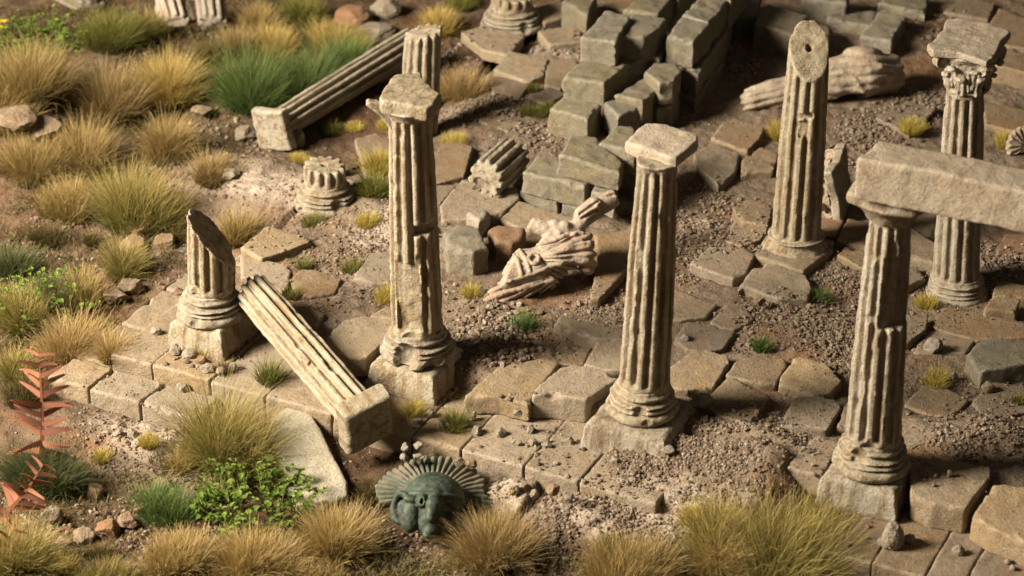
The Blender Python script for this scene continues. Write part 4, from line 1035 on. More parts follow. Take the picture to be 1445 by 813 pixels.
def spur(parent, c, seed):
    X, Y, Z, org = grid3([c[0] - .62, c[1] - .3, c[2] - .42], [c[0] + .1, c[1] + .3, c[2] + .12], .018)
    x, y, z = X - c[0], Y - c[1], Z - c[2]
    t = np.clip((z + .40) / .46, 0, 1)
    r = np.sqrt(x * x + y * y); a = np.arctan2(y, -x)
    d = (r - (.24 + .30 * t ** 1.8)) * .75
    d = smax(d, (np.abs(a) - .42 + .25 * t) * np.maximum(r, .1), .03)
    d = smax(d, z - .05 - .25 * (-x - .3), .02); d = smax(d, -(z + .38), .02)
    d = d + .025 * fbm(X + seed, Y, Z, 5, 3)
    return nets('cap_spur', d, org, .018, M_CREAM, parent)
spur(e, (sh[0] * H, 0, zt - .0), 1)
def neck(parent, c, r0, r1, h, seed):
    m = max(r0, r1) + .03
    X, Y, Z, org = grid3([c[0] - m, c[1] - m, c[2]], [c[0] + m, c[1] + m, c[2] + h], .018)
    r = np.sqrt((X - c[0]) ** 2 + (Y - c[1]) ** 2); t = np.clip((Z - c[2]) / h, 0, 1)
    d = (r - (r0 + (r1 - r0) * t ** 1.6)) * .8
    d = smax(d, np.abs(Z - c[2] - h / 2) - h / 2 + 0 * r, .02) + .02 * fbm(X + seed, Y, Z, 6, 3)
    return nets('capital', d, org, .018, M_CREAM, parent)
neck(e, (sh[0] * H, 0, zt - .12), .265, .36, .16, 3)
top_slab(e, e0, [(530, 136), (555, 104), (596, 99), (599, 110), (623, 131), (613, 146), (602, 152), (533, 144)], zt + .19, .2, 5, tilt=(-.02, 0))

# --- flat-capped centre column
b, H, sh = col_at((906, 577), 0.40, (927, 228))
e0 = np.array([b[0], b[1], 0.0]); e = empty('stone_column', e0, 'slim fluted column with a complete flat square cap, in the middle of the front row', 'column', CG)
plinth(e, 1.24, -0.05, 0.37, 22)
base_rings(e, .305, .38, .42, 1.52, seed=8, chips=[(-8, .22, .44, .1), (5, .1, .5, .08)])
shaft(e, H - .38, .318, .24, 12, .066, 0.15, sh, z0=0.78, seed=5, chips=[
    ('ell', -52, (H - .4) * .45, .32, .06, .06, .35), ('ell', -28, (H - .4) * .2, .32, .05, .05, .3), ('ell', 20, (H - .4) * .8, .27, .05, .05, .12), ('ell', -40, (H - .4) * .62, .3, .05, .05, .2)])
zt = H + .40
neck(e, (sh[0] * H, 0, zt - .07), .235, .27, .1, 6)
top_slab(e, e0, [(877, 200), (909, 170), (944, 174), (987, 190), (986, 199), (957, 224), (945, 223)], zt + .14, .15, 7, M_BEAM)

# --- split column under the beam
b, H, sh = col_at((1229, 654), 0.42, (1257, 302))
e0 = np.array([b[0], b[1], 0.0]); e = empty('stone_column', e0, 'fluted column with a flat split face, carrying one end of the stone beam', 'column', CG)
plinth(e, 1.08, -0.05, 0.40, 23, r=.09)
base_rings(e, .315, .40, .42, 1.5, seed=13, chips=[(-35, .32, .42, .13), (-75, .1, .5, .12)])
Hs = H - .38
shaft(e, Hs, .335, .238, 12, .066, 0.35, sh, z0=0.80, seed=9, chips=[
    ('box', 28, Hs * .70, .335, .34, .155, .46, 4), ('ell', -2, Hs * .5, .31, .07, .06, .12), ('ell', -40, Hs * .58, .31, .08, .06, .07), ('ell', -50, Hs * .84, .27, .05, .05, .1),
    ('ell', 8, Hs * .89, .25, .05, .05, .12), ('ell', -50, Hs * .28, .33, .05, .06, .4), ('ell', -15, .02, .37, .13, .1, .16)])
zt = H + .42; Ccap = (e0[0] + sh[0] * H, e0[1], zt)
def flare_cap(parent, c, r0, s, h, seed):
    m = s * .75 + .05
    X, Y, Z, org = grid3([c[0] - m, c[1] - m, c[2] - .04], [c[0] + m, c[1] + m, c[2] + h], .02)
    xr, yr = rot2(X - c[0], Y - c[1], ANG)
    t = np.clip((Z - c[2]) / h, 0, 1)
    r = np.sqrt((X - c[0]) ** 2 + (Y - c[1]) ** 2)
    dr = r - (r0 + .04 + .2 * np.clip(t / .62, 0, 1) ** 1.5)
    db = sd_box(xr, yr, Z, (0, 0, c[2] + h * .8), (s / 2, s / 2, h * .22), .07)
    d = smin(smax(dr, t * h - h * .7, .02), db, .07)
    d = smax(d, np.abs(Z - c[2] - h / 2) - h / 2 + 0 * r, .03) + .025 * fbm(X + seed, Y, Z, 5, 3)
    return nets('capital', d, org, .02, M_CREAM, parent)
flare_cap(e, (sh[0] * H, 0, zt - .04), .235, .86, .42, 4)

# --- the beam
zb = zt + .36
ppx = [(1208, 222), (1234, 194)]
# laid along the temple front, its near end over the split column
hb = .52
A = W(1209, 222, zb + hb); Bk = W(1233, 194, zb + hb)
depth = abs(toUV(*Bk[:2])[1] - toUV(*A[:2])[1])
ua, va = toUV(*A[:2])
o = slab(None, zb + hb, hb, M_BEAM, 'long thick stone beam with a hairline crack, resting on the split fluted column', 'stone_beam', 'beam', None, r=.035, chips=5, rough=.02, wob=.025,
         world=[UVxy(ua, va), UVxy(ua + 4.6, va), UVxy(ua + 4.6, va + depth), UVxy(ua + .05, va + depth)], tilt=(0, 0), vox=.026, reg=False)

# --- column with the slanting broken top
b, H, sh = col_at((1122, 343), 0.36, (1141, 78))
e0 = np.array([b[0], b[1], 0.0]); e = empty('stone_column', e0, 'broken-off fluted column whose slanting top shows a dowel hole, no cap', 'column', CG)
base_rings(e, .345, .30, .26, 1.16, seed=18)
slb = slab(None, .34, .3, M_DUN, '', 'plinth', r=.05, chips=6, world=[p - e0[:2] for p in [W(1060, 359, .34)[:2], W(1133, 384, .34)[:2], W(1175, 352, .34)[:2], W(1108, 330, .34)[:2]]], tilt=(0, 0), parent=e, reg=False)
SLABS.append((np.array([W(x, y, .34)[:2] for x, y in [(1060, 359), (1133, 384), (1175, 352), (1108, 330)]]), .34, (0, 0), e0[:2]))
Hs = H + .42
shaft(e, Hs, .35, .262, 12, .066, 0.0, sh, z0=0.48, seed=14, ends=(.05, -.3), rim=.10, cuts=[((0, 0, Hs - .42), (0.05, -.78, .62), .03)],
      hole=((0, .12, Hs - .9), (0, -.1, Hs), .045), chips=[
    ('box', -6, Hs * .60, .3, .1, .05, .04, 8), ('ell', -14, Hs * .54, .3, .06, .05, .14), ('ell', -25, Hs * .74, .29, .035, .05, .1, 25), ('ell', -30, Hs * .35, .33, .04, .04, .12), ('ell', -62, Hs * .55, .31, .05, .04, .3)])

# --- Corinthian column
def corinthian_bell(parent, c, r0, h, seed, mat=None, ang=0.0):
    m = r0 + .34
    X, Y, Z, org = grid3([c[0] - m, c[1] - m, c[2] - .02], [c[0] + m, c[1] + m, c[2] + h], .016)
    x, y = rot2(X - c[0], Y - c[1], ang); z = Z - c[2]
    r = np.sqrt(x * x + y * y); t = np.clip(z / h, 0, 1)
    d = (r - (r0 * .98 + .16 * t ** 2.2)) * .8
    ring = np.sqrt((r - r0 - .015) ** 2 + (z - .03) ** 2) - .035
    d = smin(d, ring, .015)
    for tier, (zz0, zz1, n, ph) in enumerate([(.05, .46, 8, 0), (.2, .72, 8, .5)]):
        for k in range(n):
            a = (k + ph) * 2 * math.pi / n
            ca, sa = math.cos(a), math.sin(a)
            R0, R1 = r0 + .0, r0 + .05 + .05 * tier
            lf = sd_ell(x * ca + y * sa, -x * sa + y * ca, z, (R0 + .02, 0, h * (zz0 + zz1) / 2), (.05, .085, h * (zz1 - zz0) / 2 + .02))
            vein = .012 * np.cos((-x * sa + y * ca) * 90)
            lf = lf + vein
            tip = sd_ell(x * ca + y * sa, -x * sa + y * ca, z, (R1 + .045, 0, h * zz1), (.05, .07, .035))
            d = smin(d, smin(lf, tip, .02), .012)
    for k in range(4):
        a = math.pi / 4 + k * math.pi / 2
        ca, sa = math.cos(a), math.sin(a)
        lx = x * ca + y * sa; ly = -x * sa + y * ca
        vol = np.sqrt((lx - r0 - .17) ** 2 + (z - h * .84) ** 2)
        vd = np.maximum(vol - .105, np.abs(ly) - .05) + .012 * np.cos(vol * 95)
        d = smin(d, vd, .02)
        d = smin(d, sd_cap(x, y, z, (ca * r0, sa * r0, h * .5), (ca * (r0 + .13), sa * (r0 + .13), h * .8), .045, .05), .02)
    d = smax(d, np.abs(z - h / 2) - h / 2 + 0 * r, .01)
    d = d + .022 * fbm(x + seed, y, z, 9, 2) + .012 * fbm(x, y, z, 20, 2)
    return nets('capital', d, org, .016, mat or M_CREAM, parent)
b, H, sh = col_at((1350, 398), 0.34, (1364, 128))
e0 = np.array([b[0], b[1], 0.0]); e = empty('stone_column', e0, 'Corinthian column with a carved leaf capital and a wide concave-sided top slab', 'column', CG)
base_rings(e, .31, .12, .36, 1.42, seed=24, chips=[(-60, .2, .45, .1)])
shaft(e, H - .02, .318, .25, 12, .066, 0.25, sh, z0=0.42, seed=20, ends=(.04, .08))
zt = H + .34
corinthian_bell(e, (sh[0] * H, 0, zt + .03), .245, .55, 2, ang=ANG)
top_slab(e, e0, [(1306, 62), (1317, 53), (1329, 42), (1332, 29), (1337, 24), (1366, 28), (1399, 32), (1428, 45), (1415, 58), (1408, 72), (1404, 80), (1393, 88), (1372, 81), (1351, 74), (1315, 73), (1307, 68)], zt + .68, .095, 9, M_BEAM, r=.02)

# --- slant-cut stump
b, H, sh = col_at((298, 440), 0.42, (290, 303))
e0 = np.array([b[0], b[1], 0.0]); e = empty('column_stump', e0, 'short fluted column stump cut off on a steep slant, still on its moulded base', 'column stump', CG)
plinth(e, .98, -0.05, 0.40, 24, r=.09)
base_rings(e, .305, .38, .40, 1.56, seed=28, chips=[(-20, .12, .5, .1)])
Hs = H + .2
shaft(e, Hs, .315, .285, 12, .06, 0.55, (0.045, 0), z0=0.78, seed=25, ends=(.06, -.4), rim=.05, cuts=[((-.31, 0, Hs - .5), (.80, -.1, .66), .025)], chips=[('ell', 25, 1.0, .31, .08, .06, .07), ('ell', -38, .06, .32, .12, .1, .12)])

# --- standing piece behind the capped column
b, H, sh = col_at((590, 196), 0.05, (597, 44))
e0 = np.array([b[0], b[1], 0.0]); e = empty('column_stump', e0, 'blurred upright fluted shaft stub standing behind the tall capped column', 'column stump', CG)
shaft(e, H + .12, .31, .285, 12, .066, 0.4, sh, z0=0.05, seed=33, ends=None, cuts=[((0, 0, H), (-.25, -.1, .95), .05)], vox=.021)

# --- moulded bases left over
def column_base(px, zb, rb, hst, lab, seed, big=1.55, grp='bare column bases'):
    p = W(*px, zb); e0 = np.array([p[0], p[1], zb - .1]); e = empty('pedestal', e0, lab, 'column base', grp)
    base_rings(e, rb, .0, .42, big, seed=seed, chips=[(30, .2, rb * 1.5, .12), (-50, .05, rb * 1.5, .08)])
    if hst: shaft(e, hst, rb * 1.0, rb * .97, 12, .066, .2, (0, 0), z0=.40, seed=seed, ends=(.03, -.1), hole=((0, 0, hst - .1), (0, 0, hst + .1), .05), cuts=[((0, 0, hst - .05), (.1, -.05, 1), .03)])
    return e
column_base((460, 283), .2, .31, .34, 'weathered moulded column base with a low fluted ring, on the pale bank', 41)
column_base((722, 32), .2, .36, .3, 'out-of-focus moulded column base at the upper edge of the picture', 42)

# ------------------------------------------------------------------ fallen shafts
def frame_from(a, bb, roll=0.0):
    z = Vector(np.asarray(bb) - np.asarray(a)).normalized()
    x = Vector((0, 0, 1)).cross(z).normalized(); y = z.cross(x)
    m = Matrix((x, y, z)).transposed()
    return m @ Matrix.Rotation(roll, 3, 'Z')
def end_block(parent, s, z0, z1, seed, name='plinth', r=.06, mat=None, ang=0.0):
    poly = np.array([rot2(sx * s / 2, sy * s / 2, ang) for sx, sy in ((-1, -1), (1, -1), (1, 1), (-1, 1))])
    m = s * .75
    X, Y, Z, org = grid3([-m, -m, z0], [m, m, z1], .022)
    d = stone_field(poly, z1, z1 - z0, X, Y, Z, r, 8, .02, (0, 0), .03, seed)
    return nets(name, d, org, .022, mat or M_CREAM, parent)
FG = 'fallen column pieces'
a = W(353, 407, .72); c = W(507, 584, .30)
L = float(np.linalg.norm(c - a))
e = empty('fallen_column', c, 'fallen fluted column leaning from the stump down across the steps, with its square end block', 'fallen column', FG, frame_from(c, a, 0.0))
shaft(e, L, .272, .262, 12, .068, .3, (0, 0), seed=51, ends=(.02, -.3), cuts=[((0, 0, L - .1), (.2, -.15, 1), .06)], chips=[('ell', 150, L * .45, .27, .07, .06, .09), ('ell', 178, L * .25, .27, .06, .05, .14), ('ell', 205, L * .62, .27, .04, .05, .2), ('box', 130, L * .3, .27, .05, .05, .1)])
end_block(e, .70, -.30, .03, 52, r=.07, mat=M_CREAM, ang=.15)
gz = float(ground_z(*W(372, 190, 0)[:2]))
a = W(385, 182, gz + .38); c = W(578, 62, .42)
L = float(np.linalg.norm(c - a))
e = empty('fallen_column', a, 'long fallen fluted column with a square end slab, lying before the dark green grass', 'fallen column', FG, frame_from(a, c, 0.0))
shaft(e, L, .245, .265, 12, .066, .5, (0, 0), seed=55, ends=(.05, -.3), z0=.1, vox=.021)
end_block(e, .72, -.08, .12, 56, 'abacus', .05, ang=.2)
# short drum lying on the slab
a = W(681, 258, .36 + .25); c = W(724, 219, .36 + .25)
L = float(np.linalg.norm(c - a))
e = empty('column_drum', a, 'short fluted drum fragment lying on its side, its open end hollowed', 'column drum', FG, frame_from(a, c, 0.0))
shaft(e, L, .285, .285, 11, .06, .2, (0, 0), seed=58, ends=None, chips=[('ell', 20, 0.0, .14, .2, .17, .2)], cuts=[((0, 0, .08), (.1, .35, -1), .04)])
# pieces in the blurred corner
def piece(a_px, b_px, z, r, lab, seed, dz=0.0, mat=None):
    a = W(*a_px, z); c = W(*b_px, z + dz); L = float(np.linalg.norm(c - a))
    e = empty('column_drum', a, lab, 'column drum', FG, frame_from(a, c, 0.0))
    shaft(e, L, r, r, 11, .07, .2, (0, 0), seed=seed, ends=None, vox=.024, mat=mat, cuts=[((0, 0, L - .1), (.3, -.2, 1), .08), ((0, 0, .08), (.2, .3, -1), .08)])
piece((302, 42), (294, -20), .05, .26, 'pale fluted shaft piece poking in at the upper edge of the picture above the tufts', 61, .6, M_PEBB)
piece((250, 42), (236, -6), -.05, .27, 'toppled pinkish fluted piece with a ragged end among the far tufts', 62, .35, M_STAT)
piece((136, 22), (80, -8), -.1, .3, 'dark grey fluted piece lying beyond the bright leafy bush', 63, .1, M_GREY)

# --- fallen Corinthian capital, on its side behind the slant-topped column
c0 = W(1160, 262, .62); 
zax = Vector((0.90, -0.34, 0.22)).normalized()
xax = Vector((0.1, 0.3, 1)); xax = (xax - zax * xax.dot(zax)).normalized(); yax = zax.cross(xax)
e = empty('fallen_capital', c0, 'toppled leaf capital with scrolls, its top slab standing on edge beside the slant-topped column', 'capital', None, Matrix((xax, yax, zax)).transposed())
corinthian_bell(e, (0, 0, -.32), .26, .52, 5, M_STAT, ang=.4)
pts = []
for k in range(4):
    a0 = k * math.pi / 2 + math.pi / 4 + .4
    for j in range(6):
        t = j / 6; a = a0 + t * math.pi / 2
        rr = .66 - .26 * math.sin(t * math.pi)
        pts.append((math.cos(a) * rr, math.sin(a) * rr))
X, Y, Z, org = grid3([-.72, -.72, .2], [.72, .72, .34], .02)
d = stone_field(np.array(pts), .33, .13, X, Y, Z, .025, 6, .015, (0, 0), .02, 77)
nets('abacus', d, org, .02, M_CREAM, e)

# --- ribbed shell ornament at the edge of the picture
p = W(1446, 214, .25)
X, Y, Z, org = grid3([-.32, -.08, -.02], [.32, .10, .46], .014)
r = np.sqrt(X * X + (Z - .1) ** 2); th = np.arctan2(X, Z - .1)
d = np.maximum(r - .3 + .015 * np.cos(th * 18), np.abs(Y) - .05 - .018 * np.cos(th * 18) * smooth01(.05, .15, r))
d = np.maximum(d, -(Z + .0)) * .7 + .008 * fbm(X, Y, Z, 9, 2)
V, Q = surface_nets(d, org, .014)
o = put('shell_ornament', V, Q, M_STAT, origin=np.zeros(3)); o.location = (p[0], p[1], .24); o.rotation_euler = (R(-20), 0, R(20))
tag(o, 'small pinkish ribbed shell ornament by a yellow tuft at the edge of the picture', 'ornament')
# ------------------------------------------------------------------ carved figures and the helmet
class Field:
    def __init__(s, lo, hi, h):
        s.X, s.Y, s.Z, s.org = grid3(lo, hi, h); s.h = h
        s.F = np.full((s.X.size, s.Y.size, s.Z.size), 9.0, f32)
    def win(s, lo, hi, pad):
        sl = []
        for A, a, b in ((s.X.ravel(), lo[0], hi[0]), (s.Y.ravel(), lo[1], hi[1]), (s.Z.ravel(), lo[2], hi[2])):
            i = max(int(np.searchsorted(A, a - pad)), 0); j = min(int(np.searchsorted(A, b + pad)) + 1, len(A))
            sl.append(slice(i, max(j, i + 1)))
        return tuple(sl)
    def cap(s, a, b, ra, rb=None, k=.05, cut=False):
        rb = ra if rb is None else rb
        a = np.asarray(a, float); b = np.asarray(b, float); m = max(ra, rb)
        w = s.win(np.minimum(a, b) - m, np.maximum(a, b) + m, k * 2 + .06)
        d = sd_cap(s.X[w[0]], s.Y[:, w[1]], s.Z[:, :, w[2]], a, b, ra, rb)
        s.F[w] = smax(s.F[w], -d, k) if cut else smin(s.F[w], d, k)
    def ell(s, c, r, M=None, k=.05, cut=False):
        m = max(r); c = np.asarray(c, float)
        w = s.win(c - m, c + m, k * 2 + .06)
        d = sd_ell(s.X[w[0]], s.Y[:, w[1]], s.Z[:, :, w[2]], c, r, M)
        s.F[w] = smax(s.F[w], -d, k) if cut else smin(s.F[w], d, k)
    def chain(s, pts, rs, k=.05):
        for i in range(len(pts) - 1): s.cap(pts[i], pts[i + 1], rs[i], rs[i + 1], k)
    def plane(s, p, n, am=.02, k=.015):        # keep the side behind n
        n = np.array(n, float); n /= np.linalg.norm(n)
        d = (s.X - p[0]) * n[0] + (s.Y - p[1]) * n[1] + (s.Z - p[2]) * n[2]
        s.F = smax(s.F, d + am * fbm(s.X, s.Y, s.Z, 6, 2), k)
    def at(s, P):
        I = [np.clip(((P[:, i] - s.org[i]) / s.h).astype(int), 0, s.F.shape[i] - 1) for i in range(3)]
        return s.F[I[0], I[1], I[2]]
    def hit(s, px, py):                        # nearest carved surface along a sight line, to lay folds on the body
        d = ray(px, py); lo = s.org; hi = s.org + s.h * (np.array(s.F.shape) - 1)
        tt = np.arange(0, 8, s.h * .5); mid = (lo + hi) / 2
        t0 = float((mid - CAM) @ d) - 4
        P = CAM + d * (t0 + tt)[:, None]
        ok = np.all((P > lo) & (P < hi), 1)
        v = np.where(ok, s.at(P), 1)
        i = np.argmax(v < 0)
        return P[i] if v[i] < 0 else None
    def fold(s, pts, r=.032, k=.03, cut=False, lift=0.0):
        q = []
        for (x0, y0), (x1, y1) in zip(pts[:-1], pts[1:]):
            n = max(2, int(math.hypot(x1 - x0, y1 - y0) / 5))
            q += [(x0 + (x1 - x0) * i / n, y0 + (y1 - y0) * i / n) for i in range(n)]
        q.append(pts[-1])
        H = [s.hit(*p) for p in q]
        return [h - FW * lift if h is not None else None for h in H], r, k, cut
    def lay(s, folds):
        for H, r, k, cut in folds:
            for a, b in zip(H[:-1], H[1:]):
                if a is None or b is None or np.linalg.norm(a - b) > .35: continue
                s.cap(a, b, r, r, k, cut)
    def build(s, name, mat, parent, rough=.01, org0=(0, 0, 0), sc=9):
        F = s.F + rough * fbm(s.X, s.Y, s.Z, sc, 3)
        V, Q = surface_nets(F, s.org, s.h)
        return put(name, V - np.asarray(org0), Q, mat, parent)
def cc(pts, ox, oy, sc): return [(ox + x / sc, oy + y / sc) for x, y in pts]

# --- reclining statue
P = lambda x, y, z: W(x, y, z)
lo = np.min([P(655, 445, .1), P(900, 300, .1), P(700, 300, .1), P(880, 420, .2)], 0); hi = np.max([P(655, 445, .1), P(900, 270, .8), P(700, 300, .1), P(880, 420, .2)], 0)
lo[2], hi[2] = .1, 1.62
base = W(755, 410, .15); e = empty('statue', base, 'reclining broken stone statue of a draped bare-chested man with one arm stump, head end raised', 'statue', 'fallen stone statues')
B = Field(lo, hi, .016)
B.chain([P(765, 368, .58), P(776, 355, .66), P(792, 340, .74), P(802, 331, .78)], [.19, .175, .215, .2], .10)
B.chain([P(771, 358, .66), P(790, 334, .84)], [.14, .17], .08)        # the rib cage stands out of the waist
B.cap(P(776, 321, .90), P(818, 338, .78), .125, .14, .09)             # shoulders
B.chain([P(778, 325, .88), P(762, 320, .93), P(751, 317, .95)], [.125, .105, .10], .04)
B.chain([P(757, 368, .58), P(722, 371, .58), P(688, 379, .46)], [.185, .165, .115], .05)
B.chain([P(757, 384, .53), P(714, 394, .50), P(690, 407, .38), P(668, 423, .26)], [.18, .155, .11, .095], .05)
B.chain([P(808, 326, .88), P(820, 314, .97)], [.105, .10], .05)
for x, y, r in ((770, 322, .085), (783, 316, .08), (797, 318, .08), (764, 333, .055), (776, 331, .06), (789, 328, .06), (757, 340, .05), (769, 340, .055), (781, 338, .055), (752, 347, .05), (765, 348, .05)):
    h = B.hit(x, y)
    if h is not None: B.ell(h + FW * r * .55, (r, r, r * .8), None, .022)
# the head: a split, angular lump with the hair still showing
a, c = P(824, 305, 1.02), P(864, 280, 1.16)
B.cap(a, c, .145, .13, .05)
B.cap(P(820, 302, 1.08), P(838, 290, 1.16), .10, .12, .03)
B.plane(P(872, 279, 1.18), (1, .25, .35), .05)
for k_, (p_, q_) in enumerate([((819, 302), (845, 284)), ((822, 308), (842, 297)), ((850, 300), (846, 288)), ((858, 276), (868, 274)), ((832, 310), (850, 302))]):
    f = B.fold([p_, q_], .022, .012, cut=True); B.lay([f])
B.plane(P(684, 377, .5), (-.9, -.1, .15), .03)
B.plane(P(747, 314, .97), (-.8, .1, .45), .01)
body_F = B.F.copy()
D = Field(lo, hi, .016)
D.chain([P(774, 394, .42), P(738, 406, .36), P(706, 421, .27), P(688, 430, .22)], [.14, .15, .155, .13], .06)
D.chain([P(768, 378, .54), P(786, 364, .64), P(808, 347, .74), P(822, 341, .78)], [.17, .20, .195, .155], .07)
D.chain([P(800, 352, .74), P(822, 358, .68), P(828, 374, .5), P(822, 389, .32)], [.19, .17, .12, .045], .06)
D.chain([P(770, 388, .44), P(788, 382, .48), P(812, 366, .6)], [.12, .09, .12], .05)
D.cap(P(800, 404, .26), P(808, 390, .34), .15, .17, .03, cut=True)
D.plane(P(677, 424, .3), (-.72, -.6, .0), .04)
# bare chest stays clear of the cloth
chest = Field(lo, hi, .016)
chest.chain([P(752, 340, .86), P(772, 330, .96), P(792, 320, 1.04)], [.2, .2, .2], .1)
D.F = smax(D.F, -chest.F, .02)
chest = None
o4 = lambda p: cc(p, 640, 250, 4.065)
U = Field(lo, hi, .016); U.F = np.minimum(B.F, D.F)
ridges = [o4(p) for p in (
    [(480, 390), (560, 370), (650, 330), (740, 322)], [(430, 440), (540, 410), (660, 370), (790, 345)], [(500, 460), (600, 430), (700, 392), (800, 372)],
    [(490, 510), (600, 465), (700, 430), (805, 410)], [(520, 530), (620, 490), (720, 462), (790, 480)], [(700, 440), (740, 475), (750, 520), (722, 560)], [(745, 425), (790, 450), (800, 480)],
    [(150, 640), (240, 615), (350, 590), (440, 560), (530, 530)], [(170, 670), (280, 632), (400, 600), (500, 560)], [(200, 690), (320, 660), (450, 622), (570, 590)], [(240, 720), (350, 690), (480, 650), (580, 620)],
    [(480, 560), (530, 520), (570, 500)], [(560, 570), (590, 530), (600, 500)], [(660, 400), (720, 385), (800, 392)], [(260, 640), (330, 615), (420, 585)])]
belt = [U.fold(o4(p), .032, .015, lift=.004) for p in ([(335, 365), (340, 430), (370, 490), (388, 555)], [(362, 362), (380, 420), (418, 480), (436, 540)], [(232, 490), (300, 470), (345, 452)], [(245, 530), (320, 495), (372, 482)])]
ringp = [(460 + 30 * math.cos(t), 470 + 28 * math.sin(t)) for t in np.linspace(0, 6.283, 14)]
belt.append(U.fold(o4(ringp), .026, .01, lift=.02))
main = [U.fold(p, .026, .03, lift=.0) for p in (ridges[0], ridges[2], ridges[4], ridges[7], ridges[9])]
# pleats that fan out from the knot at the waist, and from the hip along the legs
dX, dY, dZ = D.X - CAM[0], D.Y - CAM[1], D.Z - CAM[2]
dep = dX * FW[0] + dY * FW[1] + dZ * FW[2]
fx = 722.5 + FPX * (dX * RT[0] + dY * RT[1] + dZ * RT[2]) / dep
fy = 406.5 - FPX * (dX * UPV[0] + dY * UPV[1] + dZ * UPV[2]) / dep
wr = 2.0 * fbm(D.X, D.Y, D.Z, 2.2, 2)
def pleat(kx, ky, n, a, gate):
    ang = np.arctan2(fy - ky, fx - kx); rad = np.hypot(fx - kx, fy - ky)
    f = np.abs(np.sin(.5 * (n * ang + wr)))
    return a * gate * smooth01(6, 26, rad) * (.62 - f)
up_ = smooth01(748, 768, fx - .6 * (fy - 360))
D.F = D.F + pleat(744, 366, 44, .055, up_) + pleat(812, 376, 62, .05, 1 - up_)
D.lay(main); D.lay(belt)
B.F = np.maximum(B.F, -(D.F + .03))
B.build('body', M_STAT, e, .012, base)
D.build('drapery', M_DRAPE, e, .012, base)
B = D = U = None

# --- the second statue, face down beyond the slant-topped column
Q2 = [P(1040, 170, .1), P(1280, 150, .1), P(1275, 65, .3), P(1055, 75, .1)]
lo, hi = np.min(Q2, 0), np.max(Q2, 0); lo[2], hi[2] = .1, 1.35
base = W(1165, 140, .15); e = empty('statue', base, 'blurred draped statue lying face down in the shade beyond the slant-topped column', 'statue', 'fallen stone statues')
D = Field(lo, hi, .022)
D.chain([P(1060, 142, .32), P(1090, 134, .36), P(1130, 126, .42)], [.20, .25, .24], .06)
D.chain([P(1128, 124, .46), P(1170, 112, .58), P(1215, 101, .66), P(1250, 104, .52)], [.24, .30, .40, .34], .10)
D.chain([P(1185, 116, .52), P(1205, 120, .44), P(1221, 136, .2)], [.2, .15, .07], .05)
D.cap(P(1178, 152, .1), P(1206, 146, .2), .24, .22, .03, cut=True)
D.plane(P(1054, 150, .3), (-1, -.2, 0), .05)
D.plane(P(1268, 100, .5), (1, .1, .1), .05)
dX, dY, dZ = D.X - CAM[0], D.Y - CAM[1], D.Z - CAM[2]
dep = dX * FW[0] + dY * FW[1] + dZ * FW[2]
fx = 722.5 + FPX * (dX * RT[0] + dY * RT[1] + dZ * RT[2]) / dep
fy = 406.5 - FPX * (dX * UPV[0] + dY * UPV[1] + dZ * UPV[2]) / dep
wr = 5.0 * fbm(D.X, D.Y, D.Z, 1.1, 2)
leg = smooth01(1140, 1120, fx)
f1 = np.abs(np.sin(.5 * ((fy + .0016 * (fx - 1190) ** 2) * .42 + wr)))           # long folds over the back
f2 = np.abs(np.sin(.5 * ((fy + .28 * fx) * .62 + wr)))                            # folds along the legs
D.F = D.F + (.036 + .03 * fbm(D.X, D.Y, D.Z, 2.5, 2)) * ((1 - leg) * (.6 - f1) + leg * (.6 - f2))
o5 = lambda p: cc(p, 1030, 40, 5.08)
D.lay([D.fold(o5(p), .045, .03) for p in ([(700, 292), (880, 262), (1050, 262), (1195, 305)], [(710, 335), (800, 322), (900, 372), (955, 450)], [(240, 352), (330, 312), (400, 290)])])
D.build('drapery', M_STAT, e, .02, base, 6)
D = None

# --- bronze helmet with its fan crest
c = W(609, 712, -.2); e = empty('helmet', (c[0], c[1], -.55), 'green bronze crested helmet half sunk in the soil, its ribbed fan crest lying back', 'helmet')
zc = c[2] + .55
Hm = Field((-.62, -.75, zc - .75), (.62, .5, zc + .45), .0125)
q = lambda x, y, z: np.array([x, y, z + zc])
Hm.ell(q(0.03, 0, .02), (.39, .43, .40), None, .03)
Hm.ell(q(0, -.36, -.13), (.17, .13, .25), None, .03)
Hm.ell(q(-.24, -.31, -.15), (.14, .12, .2), None, .012)
Hm.ell(q(.22, -.28, -.14), (.15, .12, .2), None, .02)
Hm.cap(q(-.035, -.46, -.36), q(.0, -.42, -.3), .05, .08, .03)
Hm.chain([q(.03, -.40, .16), q(.01, -.5, .02), q(-.01, -.53, -.14)], [.05, .07, .07], .04)       # nose ridge
Hm.chain([q(-.16, -.44, .0), q(-.165, -.44, -.12), q(-.14, -.44, -.3), q(-.10, -.44, -.48)], [.028] * 4, .02) if False else None
for p_ in ([q(-.155, -.5, -.02), q(-.155, -.5, -.14), q(-.14, -.5, -.3)],):
    for a_, b_ in zip(p_[:-1], p_[1:]): Hm.cap(a_, b_, .04, .034, .01, cut=True)             # slit between the cheek plates
Hm.ell(q(-.13, -.40, .05), (.07, .1, .10), None, .02); Hm.ell(q(-.132, -.49, .05), (.03, .12, .06), None, .01, cut=True)
Hm.ell(q(.18, -.45, .03), (.05, .1, .035), None, .02, cut=True)
Hm.ell(q(-.26, -.36, .06), (.085, .06, .05), None, .02)
